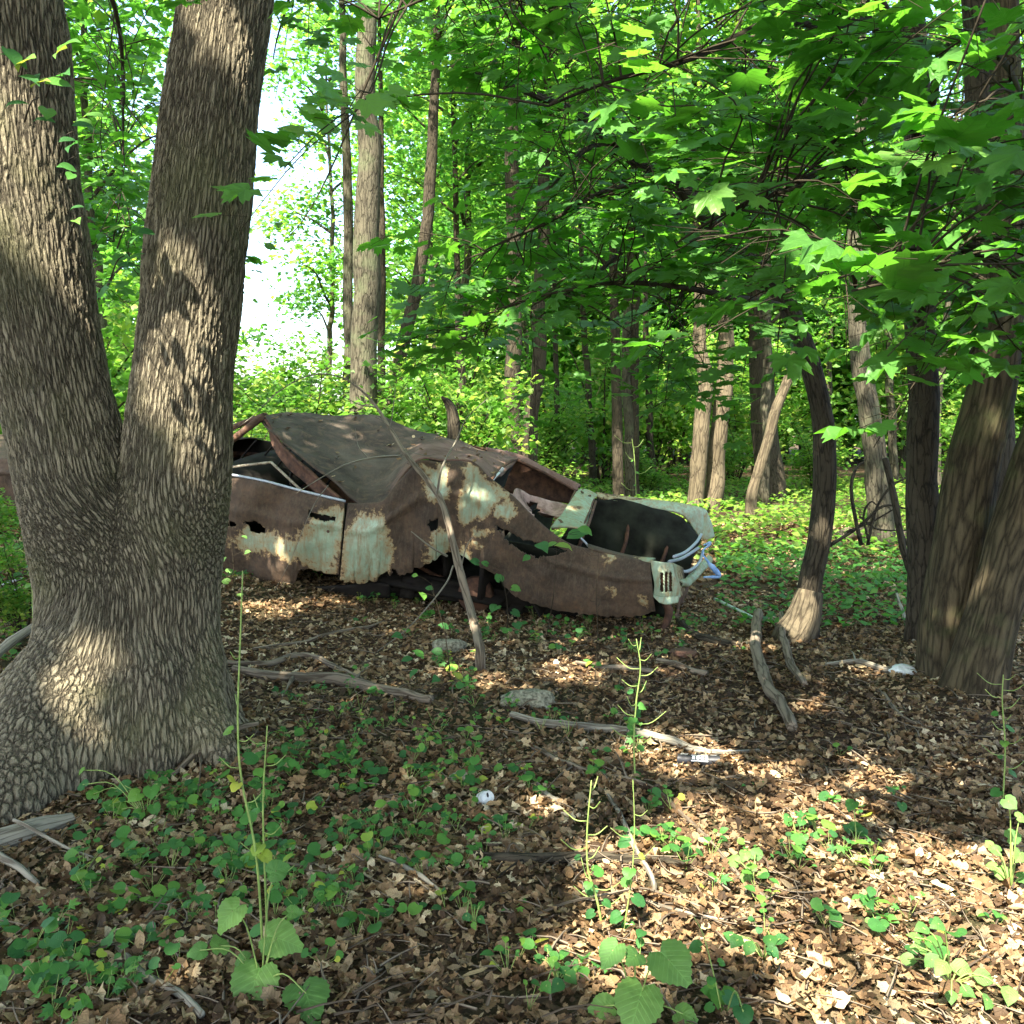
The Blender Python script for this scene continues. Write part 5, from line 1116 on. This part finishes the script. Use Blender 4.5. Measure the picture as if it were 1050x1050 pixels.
ground_branch('broken grey stick with a pale snapped tip beside the crooked tree foot', [(824, 706), (812, 690), (804, 668), (799, 645)], [7, 9, 8, 5], 'deadwood', raise_=[0, .01, .04, .1])
ground_branch('short brown stick lying in the shade in front of the car tail', [(672, 680), (695, 686), (724, 695)], [5, 7, 7], 'deadwood')
ground_branch('faint straight stick half sunk in litter in front of the rear fender', [(590, 682), (630, 688), (668, 692)], [4, 6, 5], 'deadwood')
ground_branch('dark curved exhaust-like root under the tail of the car', [(694, 640), (712, 655), (735, 662), (758, 664)], [6, 9, 8, 6], 'bark_dark')
ground_branch('stick lying in shade between the crooked tree and the smooth stems', [(848, 684), (880, 682), (912, 690), (940, 688)], [4, 6, 7, 6], 'greywood', twigs=[(.3, 868, 668)])
ground_branch('thin curved stick in the shaded litter below the smooth stems', [(896, 708), (912, 722), (925, 738), (944, 746)], [3, 4, 4, 3], 'deadwood')
ground_branch('thin slanting stick against the ground cover left of the clump foot', [(918, 630), (926, 642), (936, 660)], [3, 4, 4], 'greywood', raise_=[.15, .06, 0])
ground_branch('mossy fallen log in the green carpet behind the thin dark sapling', [(862, 556), (900, 553), (940, 560), (960, 566)], [14, 16, 16, 12], 'deadwood', cat='log', name='fallen_log')
ground_branch('thin grey twig pair lying amid the green seedlings under the oak', [(386, 882), (410, 892), (432, 904), (452, 916)], [4, 6, 6, 3], 'greywood')
ground_branch('pale bare stick lying beside the can in the litter', [(536, 795), (556, 812), (580, 828)], [3, 5, 6], 'greywood')
ground_branch('long low twig crossing the litter near the bottom in line with the yellow seed stalk', [(552, 944), (580, 935), (612, 928), (660, 922), (720, 938)], [3, 3, 3, 3, 2], 'deadwood', raise_=[.01, .02, .02, .02, .01])
ground_branch('rusty brown stick along the bottom of the wreck', [(395, 640), (330, 655), (260, 668)], [3, 4, 3], 'deadwood')
ground_branch('dark twig lying between dead leaves in the near corner under the oak', [(240, 880), (300, 890), (340, 884)], [3, 4, 3], 'deadwood')
ground_branch('pale stick lying in the sunny leaves near the bottom', [(655, 925), (700, 940), (745, 948)], [3, 4, 3], 'greywood')
# pale pipe sticking out under the tail
t = thing('metal_pipe', 'pale green metal pipe lying on the litter behind the car tail', 'pipe', G(755, 628))
mb = MB(); tube(mb, [G(733, 620) + [0, 0, .05], G(778, 640) + [0, 0, .03]], .013, 10, 8); mb.build('tube', M['pipe'], t, smooth=True)
# tangle of dead branches beyond the crooked tree
t = thing('dead_brush', 'tangle of bare dead branches standing in the green carpet beyond the crooked tree', 'brush', G(885, 560))
for a, w in [([(882, 560), (874, 520), (872, 495), (878, 478), (886, 472)], .02), ([(850, 560), (880, 540), (905, 520), (935, 524)], .018), ([(888, 560), (896, 525), (912, 500), (928, 490), (936, 488)], .015), ([(930, 560), (918, 535), (912, 505)], .014), ([(868, 545), (895, 535), (925, 518)], .012), ([(880, 530), (900, 545), (940, 545)], .012), ([(890, 560), (884, 530), (892, 515), (900, 522)], .012)]:
    mb = MB(); tube(mb, [P(x, y, 9.2) for x, y in a], [w, w * .8, w * .4], 6, 16, .03, .2); mb.build('branch', M['bark_dark'], t, smooth=True)
# dead sapling leaning on the roof
b = G(492, 690)
t = thing('leaning_sapling', 'dead lichen-grey sapling leaning over the car, its crown resting on the roof', 'dead tree', b)
S_ = [b - [0, 0, .05], P(490, 665, b[1] + .02), P(482, 630, 6.5), P(472, 592, 6.65), P(462, 550, 6.8), P(452, 518, 6.95), P(434, 492, 7.15), P(418, 470, 7.35), P(404, 445, 7.6), P(388, 418, 7.8), P(372, 400, 7.9), P(356, 388, 8.0)]
mb = MB(); tube(mb, S_, [.034, .030, .027, .024, .021, .016, .011, .006], 10, 70, .02, .2); mb.build('stem', M['deadwood'], t, smooth=True)
for a, w in [([(356, 388, 8.0), (335, 383, 8.0), (312, 386, 8.0), (285, 402, 8.0), (262, 425, 8.0), (240, 442, 7.9)], .007), ([(410, 468, 7.3), (380, 470, 7.25), (350, 478, 7.2), (325, 492, 7.15), (304, 506, 7.1)], .009), ([(404, 445, 7.6), (392, 430, 7.7), (366, 424, 7.7), (326, 440, 7.6)], .005),
             ([(446, 508, 7.0), (452, 480, 7.0), (468, 450, 7.1), (478, 428, 7.1), (500, 408, 7.2)], .009), ([(400, 440, 7.5), (404, 420, 7.5), (408, 385, 7.5)], .006), ([(458, 570, 6.75), (440, 560, 6.7), (420, 545, 6.65)], .009), ([(464, 580, 6.7), (455, 600, 6.6), (420, 640, 6.5), (385, 668, 6.4)], .007),
             ([(388, 418, 7.8), (370, 415, 7.8), (340, 400, 7.8)], .006), ([(470, 590, 6.65), (478, 560, 6.65), (490, 545, 6.7)], .005), ([(375, 470, 7.2), (366, 458, 7.2), (364, 440, 7.3)], .004), ([(335, 498, 7.1), (320, 520, 7.0), (300, 570, 6.9), (282, 606, 6.85)], .004), ([(412, 462, 7.3), (436, 468, 7.2), (446, 466, 7.2)], .004)]:
    mb = MB(); tube(mb, [P(*q) for q in a], [w, w * .7, w * .3], 5, 22, .015, .2); mb.build('twig', M['greywood'], t, smooth=True)

# ------------------------------------------------------------------ stones, rubbish
def rock(name, label, px, py, wpx, s, mat, cat, seed, sink=.4):
    c = G(px, py); r = PXM(wpx / 2, c[1]); n, m_ = 40, 26
    th = np.linspace(0, 2 * np.pi, n, endpoint=False); ph = np.linspace(.02, math.pi - .02, m_)
    d = np.stack([np.cos(th)[:, None] * np.sin(ph), np.sin(th)[:, None] * np.sin(ph), np.ones((n, 1)) * np.cos(ph)], -1)
    v = d * (1 + .22 * fbm3(d * 1.5 + seed, 2)[..., None] + .05 * fbm3(d * 7 + seed, 2)[..., None]) * r * np.array(s)
    v = v + c + np.array([0, 0, r * s[2] * (1 - sink) - .01]); i = np.arange(n)[:, None] * m_; i2 = ((np.arange(n) + 1) % n)[:, None] * m_; j = np.arange(m_ - 1)[None]
    mb = MB(); mb.add(v, None, np.stack([i + j, i + j + 1, i2 + j + 1, i2 + j], -1).reshape(-1, 4)); o = mb.build(name, M[mat], None, tuple(c), smooth=True); tag(o, label, cat); return o
rock('rock', 'speckled pale rock lying at the foot of the leaning dead sapling', 540, 722, 58, (1, .6, .38), 'rock', 'rock', 3)
rock('rock', 'small mossy rock behind the foot of the leaning dead sapling', 460, 668, 36, (1, .6, .5), 'rock', 'rock', 8)
rock('wood_chunk', 'blunt tan chunk of wood lying just above the drink can', 472, 800, 26, (1, .8, .6), 'tan_metal', 'wood chunk', 12)
rock('rock', 'dull flat brown stone in the shade in front of the car tail', 700, 672, 30, (1, .7, .35), 'rustdark', 'rock', 15)
rock('rock', 'small pale stone at the foot of the smooth leaning stems', 925, 690, 26, (1, .7, .5), 'white', 'rock', 19)
c = G(500, 826)
t = thing('drink_can', 'silver drink can half buried in the litter with its lid facing out', 'can', c)
Mx = np.array(Matrix.Translation(Vector((c + [0, 0, .034]).tolist())) @ Matrix.Rotation(R(20), 4, 'Z') @ Matrix.Rotation(R(62), 4, 'X'))
mb = MB(); lathe(mb, [(.0, -.09), (.026, -.09), (.033, -.08), (.033, -.012), (.028, -.002), (.0275, .001)], Mx, 28); mb.build('body', M['white'], t, smooth=True)
mb = MB(); lathe(mb, [(.0, -.003), (.022, -.003), (.024, -.005), (.026, .001), (.0275, .001)], Mx, 28); lid = mb.build('lid', M['white'], t, smooth=True)
mb = MB(); lathe(mb, [(0, .0), (.0045, .0), (.0045, -.002)], Mx @ np.array(Matrix.Translation((.002, .010, .0)) @ Matrix.Diagonal((1, 2.2, 1, 1))), 12); mb2 = mb.build('opening', M['black'], None); mb2.parent = lid; mb2.location = (-WORLDLOC(lid))
c = G(716, 786)
t = thing('black_wrapper', 'black label with a white printed panel lying in the sunny litter', 'wrapper', c)
mb = MB(); a = R(-10); ex = np.array([math.cos(a), math.sin(a), 0]); ey = np.array([-math.sin(a), math.cos(a), 0]); L_ = PXM(44, c[1]); n = 24
def lab_pt(u, v, off=0): return c + ex * (u * L_ / 2) + ey * (math.cos(v) * .026) + np.array([0, 0, .026 * math.sin(v) + .028 + off * math.sin(v)]) + ey * off * math.cos(v)
V = [lab_pt(u, v) for u in np.linspace(-1, 1, n) for v in np.linspace(math.pi * 1.15, -.15, 12)]
V = np.array(V); V += .003 * np.stack([noise3(V * 30), noise3(V * 30 + 5), noise3(V * 30 + 9)], -1)
i = np.arange(n - 1)[:, None] * 12; j = np.arange(11)[None]; mb.add(V, None, np.stack([i + j, i + j + 1, i + 13 + j, i + 12 + j], -1).reshape(-1, 4)); w_ = mb.build('wrap', M['black'], t, smooth=True)
mb = MB()
for (u0, u1, v0, v1) in [(-.35, .45, 4.15, 3.95), (-.30, -.16, 3.85, 3.3), (-.10, .04, 3.85, 3.3), (.10, .24, 3.85, 3.3), (.30, .44, 3.85, 3.3), (-.35, .45, 3.2, 3.1), (-.85, -.5, 3.0, 2.92), (-.8, -.45, 2.7, 2.62), (.55, .85, 2.8, 2.7), (-.3, .5, 2.75, 2.67)]:
    v0, v1 = v0 - 1.2, v1 - 1.2; g = np.array([[lab_pt(u, v, .004) for v in np.linspace(v0, v1, 4)] for u in np.linspace(u0, u1, 4)]).reshape(-1, 3)
    i = np.arange(3)[:, None] * 4; j = np.arange(3)[None]; mb.add(g, None, np.stack([i + j, i + j + 1, i + 5 + j, i + 4 + j], -1).reshape(-1, 4))
o = mb.build('print', M['white'], None); o.parent = w_; o.location = (-WORLDLOC(w_))
for lab, x, y in [('pale blue-white strip of litter in the weeds past the oak, upper of two', 12, 599), ('pale blue-white strip of litter in the weeds past the oak, lower of two', 4, 612)]:
    c = G(x, y + 10); t = thing('litter_strip', lab, 'litter', c); mb = MB(); q = c + [0, 0, .09]; tube(mb, [q - [.09, 0, .03], q, q + [.09, 0, .03]], [.005, .014, .004], 5, 8); mb.build('strip', M['chrome'], t)

# ------------------------------------------------------------------ herbs and seed stalks
r3 = np.random.default_rng(21)
TR, THE, TMS = tmpl_big(.45, .08, 8), tmpl_big(.5, .12, 9), tmpl_maple(False)
def herb(name, label, base, lvs, mat='ground_leaf', tm=TR, hgt=None, cat='plant', stemr=.0018, dy=.08):
    """lvs: (px, py, size in metres) for every leaf, each at a distance near the plant's own"""
    b = G(*base); t = thing(name, label, cat, b); st = MB(); lf = MB()
    woody = stemr > .0022
    if woody:
        a = np.array([(q[0], q[1]) for q in lvs], float); tp = P(float(a[:, 0].mean()), float(a[:, 1].min()) + 8, b[1]); ms = catmull([b, (b + tp) / 2 + [.02, 0, 0], tp], 16)
        tube(st, ms, [stemr * 1.4, stemr * .5], 5, 16, .01)
    for px, py, s in lvs:
        Y = b[1] + r3.normal(0, dy); p = P(px, py, Y); g = float(h(p[0], p[1])) + .03
        if p[2] < g: p = G(px, py) + np.array([0, 0, .035])
        if woody:
            s = s * 1.5; a0 = ms[int(np.argmin(np.linalg.norm(ms + [0, 0, .05] - p, axis=1)))]; tube(st, [a0, (a0 + p) / 2 + [0, 0, .01], p], [.0016, .001], 4, 6)
        else: tube(st, [b, (b + p) / 2 + np.array([0, 0, .25 * np.linalg.norm(p - b)]), p + [0, 0, .002]], [stemr * 1.3, stemr], 5, 9)
        leaves(lf, p[None], np.array([[r3.normal(0, .3), -.55 + r3.normal(0, .2), .8]]), np.array([math.atan2(p[1] - b[1] - .03, p[0] - b[0]) + r3.normal(0, .5)]), s, tm, np.array([.8 + .8 * r3.random()]))
    st.build('stem', M['twig' if woody else 'stem'], t); lf.build('leaves', M[mat], t); return t
herb('leafy_plant', 'plant with big pale toothed leaves on the near litter beneath the oak, tall stems above', (268, 1010), [(283, 893, .062), (238, 935, .085), (284, 962, .105), (225, 970, .06), (262, 1018, .13), (314, 1032, .125), (250, 985, .05), (205, 975, .05), (300, 935, .04)], 'pale_leaf', tmpl_big(.45, .24))
herb('leafy_plant', 'bright light-green plant with broad toothed leaves, nearest the bottom below the seed stalks', (650, 1048), [(628, 975, .075), (652, 980, .06), (686, 985, .11), (655, 1026, .125), (620, 1045, .07), (700, 1040, .06)], 'pale_leaf', tmpl_big(.4, .15))
herb('seedling', 'pair of three-leaved seedlings near the bottom, between the two broad-leaved plants', (572, 1008), [(553, 995, .045), (567, 985, .04), (580, 996, .045), (572, 1010, .05), (585, 1014, .05), (560, 1012, .04)], tm=tmpl_oval(.4, 3))
herb('seedling', 'five-fingered dark seedling alone in the litter in front of the oak', (486, 950), [(478, 940, .035), (494, 938, .035), (480, 952, .035), (493, 954, .035), (487, 930, .03), (486, 960, .03)], tm=tmpl_oval(.36, 3))
herb('leafy_vine', 'upright vine of heart-shaped light leaves at the edge of the sunny litter', (1036, 915), [(1034, 822, .05), (1046, 838, .04), (1038, 858, .055), (1022, 872, .04), (1046, 876, .05), (1028, 895, .055), (1018, 888, .035), (1048, 900, .045), (1015, 866, .03)], 'pale_leaf', THE)
herb('seedling', 'trailing row of bright green three-part leaves toward the bottom corner of the sunny litter', (975, 1010), [(946, 952, .05), (962, 948, .05), (938, 962, .045), (943, 972, .05), (955, 985, .05), (930, 996, .05), (966, 992, .055), (985, 1005, .06), (1008, 1015, .06), (1035, 1020, .055), (990, 1030, .05), (1012, 1040, .05), (975, 1035, .04)], 'pale_leaf', tmpl_oval(.42, 3))
herb('seedling', 'yellow-green seedling glowing in the brightest sun patch by the long thin stick', (772, 905), [(753, 893, .05), (764, 876, .04), (775, 886, .05), (770, 900, .04), (782, 905, .035), (765, 910, .04)], 'pale_leaf', THE)
herb('seedling', 'dark five-part leaves in shade just below the brightest sun patch', (783, 985), [(755, 965, .05), (768, 972, .045), (790, 965, .05), (800, 975, .05), (792, 988, .045), (748, 972, .045)], tm=tmpl_oval(.42, 3))
herb('seedling', 'round-leaved seedling stacked above the sun-glowing one', (818, 868), [(808, 838, .035), (822, 842, .035), (808, 853, .035), (824, 858, .035), (815, 865, .03)], tm=THE)
herb('seedling', 'pair of big round leaves in dappled light, upper right of the stacked seedling', (878, 868), [(874, 824, .05), (870, 850, .04), (877, 858, .055), (884, 862, .04)], tm=THE)
herb('seedling', 'two small rounded leaves on one stem at the end of the dappled row', (925, 838), [(925, 826, .04), (924, 835, .04)], tm=THE)
herb('seedling', 'low broad green leaves right at the bottom edge beside the toothed plant', (745, 1040), [(742, 1035, .075), (728, 1030, .04), (762, 1038, .05)], tm=THE)
herb('sapling', 'young sapling with oval leaves climbing in front of the car beside the leaning dead trunk', (462, 700), [(408, 652, .055), (429, 670, .06), (417, 676, .05), (464, 690, .065), (448, 668, .05), (440, 603, .04), (433, 610, .05), (455, 642, .05), (470, 700, .06), (447, 696, .05), (478, 702, .05), (424, 690, .05), (425, 590, .03)], tm=tmpl_oval(.36, 4), stemr=.003, dy=.12)
herb('sapling', 'leafy green sprig drooping over the torn crease of the rear fender', (560, 655), [(556, 560, .10), (566, 558, .06), (578, 560, .09), (592, 548, .11), (600, 544, .08), (540, 572, .05)], tm=tmpl_oval(.34, 4), stemr=.003, dy=.05)
herb('sapling', 'young sapling with round leaves under the wheel arch of the car', (520, 650), [(512, 593, .05), (528, 603, .05), (508, 622, .06), (528, 628, .05), (488, 576, .05), (530, 640, .05), (498, 578, .04)], tm=THE, stemr=.003)
herb('sapling', 'spindly sapling with small light leaves by the door sill beside the oak', (240, 640), [(226, 515, .04), (224, 556, .04), (222, 585, .035), (229, 573, .03), (235, 585, .035), (250, 550, .03), (253, 566, .03), (232, 596, .04), (222, 594, .03), (246, 610, .03)], 'pale_leaf', THE, stemr=.0025)
herb('leafy_plant', 'clump of bright leaves tucked against the oak flank at the picture edge', (20, 740), [(5, 708, .06), (18, 704, .06), (35, 722, .05), (8, 730, .06), (26, 735, .06), (40, 730, .05), (14, 750, .06), (2, 745, .05), (28, 715, .05)], 'pale_leaf', tmpl_oval(.42, 3))
herb('seedling', 'cluster of round leaves growing over the spreading oak root', (150, 840), [(85, 805, .05), (95, 815, .05), (118, 812, .06), (128, 806, .06), (140, 815, .06), (155, 810, .06), (165, 800, .05), (175, 812, .05), (125, 830, .05), (142, 835, .05), (112, 835, .05), (158, 828, .05), (84, 790, .035)], tm=THE)

def stalk(label, pts, Y, w=.003, pods=8, podl=.09, span=(.25, 1.0), name='seed_stalk', mat='stem'):
    Q = [P(x, y, Y) for x, y in pts]; g = G(*pts[0]); Q[0] = np.array([Q[0][0], Q[0][1], float(h(Q[0][0], Q[0][1])) - .01])
    t = thing(name, label, 'seed stalk', Q[0] + [0, 0, .01]); mb = MB(); c = tube(mb, Q, [w, w * .85, w * .5], 6, 40, .006, .1); mb.build('stem', M[mat], t, smooth=True)
    mb = MB()
    for k in range(pods):
        s = span[0] + (span[1] - span[0]) * (k + .5) / pods; p = c[int(s * 39)]; a = k * 2.6 + r3.random(); L = podl * (.7 + .6 * r3.random())
        e = p + np.array([math.cos(a) * L * .85, math.sin(a) * L * .5, L * .35]); m_ = (p + e) / 2 + np.array([0, 0, -.16 * L]); tube(mb, [p, m_, e], [.0011, w * .55, w * .3], 5, 8)
    if pods: mb.build('seed_pod', M[mat], t, smooth=True)
    lf = MB()
    for k in range(7):
        p = c[int((.03 + .09 * k) * 39)]; a = k * 2.4 + 1; q = p + np.array([math.cos(a) * .03, math.sin(a) * .02, .004]); leaves(lf, q[None], np.array([[math.cos(a) * .4, -.4, .8]]), np.array([a]), .022 + .03 * r3.random(), TR, np.array([r3.normal(.8, .6)]))
    if mat == 'stem': lf.build('leaves', M['ground_leaf'], t)
    return t
def YG(x, y): return float(G(x, y)[1])
stalk('green stalk of long upcurved pods standing in front of the sunny split limb', [(652, 790), (650, 760), (652, 720), (656, 685), (652, 655)], YG(652, 800), .0045, 12, .13, (.2, 1))
stalk('yellow-green stalk with hooked pods lower down in the open litter', [(618, 945), (612, 920), (603, 890), (602, 850), (606, 800)], YG(618, 945), .004, 11, .10, (.15, 1))
stalk('thin dry feathery stalk standing against the brown rear fender', [(610, 690), (612, 650), (611, 610), (613, 566)], YG(610, 700), .0028, 14, .09, (.3, 1), mat='twig')
stalk('tall yellowish bare stem rising from the broad-leaved plant beside the oak, bowed one', [(268, 950), (262, 880), (247, 800), (243, 740), (245, 650), (247, 585)], YG(268, 990), .0038, 5, .07, (.3, .8))
stalk('tall yellowish bare stem rising from the broad-leaved plant beside the oak, straight one', [(273, 950), (270, 880), (269, 820), (273, 745)], YG(273, 985), .0036, 7, .08, (.2, 1))
stalk('pale feathery stalk at the edge of view in front of the smooth stems', [(1028, 810), (1030, 770), (1027, 720), (1028, 692)], YG(1028, 830), .0035, 10, .10, (.2, 1))
stalk('thin stalk with upturned pods beside the yellow-green hooked one', [(640, 955), (648, 900), (650, 850), (648, 800)], YG(640, 955), .0025, 4, .07, (.4, 1))
stalk('forked pale stalk in the undergrowth just beyond the boot of the car', [(656, 520), (651, 480), (648, 450)], 11.0, .006, 7, .2, (.2, 1))
stalk('slim dry stem standing beside the oak at the picture edge', [(33, 650), (34, 610), (33, 575), (32, 560)], 5.2, .006, 3, .06, (.6, 1))
stalk('thin grassy stalk at the bottom near the low broad leaves', [(742, 1045), (735, 1010), (722, 960), (712, 940)], YG(742, 1040), .0022, 0)
# a few lone leaves that hang in the sky gap
t = thing('hanging_twig', 'few dark leaves hanging alone on a bare twig against the bright sky gap', 'twig', P(300, 235, 4.2))
mb = MB(); tube(mb, [P(420, -30, 4.4), P(370, 110, 4.3), P(330, 200, 4.2), P(300, 243, 4.2), P(272, 252, 4.2)], [.008, .004, .002, .001], 4, 20, .03); mb.build('stem', M['twig'], t)
mb = MB()
for px, py, s, n_ in [(277, 253, .055, (.2, -.9, .3)), (296, 247, .06, (0, -.2, 1)), (308, 246, .05, (0, -.3, 1)), (286, 230, .06, (.1, -.5, .8)), (300, 231, .05, (.2, -.5, .8)), (325, 205, .06, (.2, -.5, .8))]:
    leaves(mb, P(px, py, 4.2)[None], np.array([n_]), np.array([r3.random() * 6]), s, tmpl_oval(.3))
mb.build('foliage', M['maple'], t)

# ------------------------------------------------------------------ labels for the trees and bushes deep in the wood: which trunk they stand behind, and how deep
ANCH = [(-40, 'the oak at the picture edge'), (60, 'the outer stem of the oak'), (128, 'the fork of the oak'), (205, 'the inner stem of the oak'), (300, 'the bright sky gap'), (376, 'the tall grey trunk'), (425, 'the leaning slender trunk'), (470, 'the broken snag'), (526, 'the mottled trunk'),
        (572, 'the rear window of the car'), (608, 'the lone thin trunk past the boot'), (640, 'the close pair of trunks'), (690, 'the tail of the car'), (726, 'the sunlit twin trunks'), (782, 'the ivy-clad trunk'), (830, 'the crooked tree'), (895, 'the upright grey trunk'), (945, 'the dark maple'), (1000, 'the smooth leaning stems'), (1080, 'the stems at the picture edge')]
ORD = ['nearest', 'second nearest', 'third nearest', 'fourth nearest', 'fifth nearest', 'sixth nearest', 'seventh nearest', 'eighth nearest', 'ninth nearest', 'tenth nearest']
for grp, kind in (('bushes of the understorey', 'leafy green bush'), ('slim trees farther into the wood', 'slim leafy tree'), ('far trees closing the wood', 'far pale-green tree')):
    rows = {}
    for o in C.objects:
        if o.parent is None and o.get('group') == grp:
            px = float(proj(np.array(o.location))[0]); a = min(ANCH, key=lambda q: abs(q[0] - px))[1]; rows.setdefault(a, []).append(o)
    for a, os_ in rows.items():
        for i, o in enumerate(sorted(os_, key=lambda o: o.location.y)): o['label'] = f'{ORD[min(i, 9)]} {kind} in line with {a}'
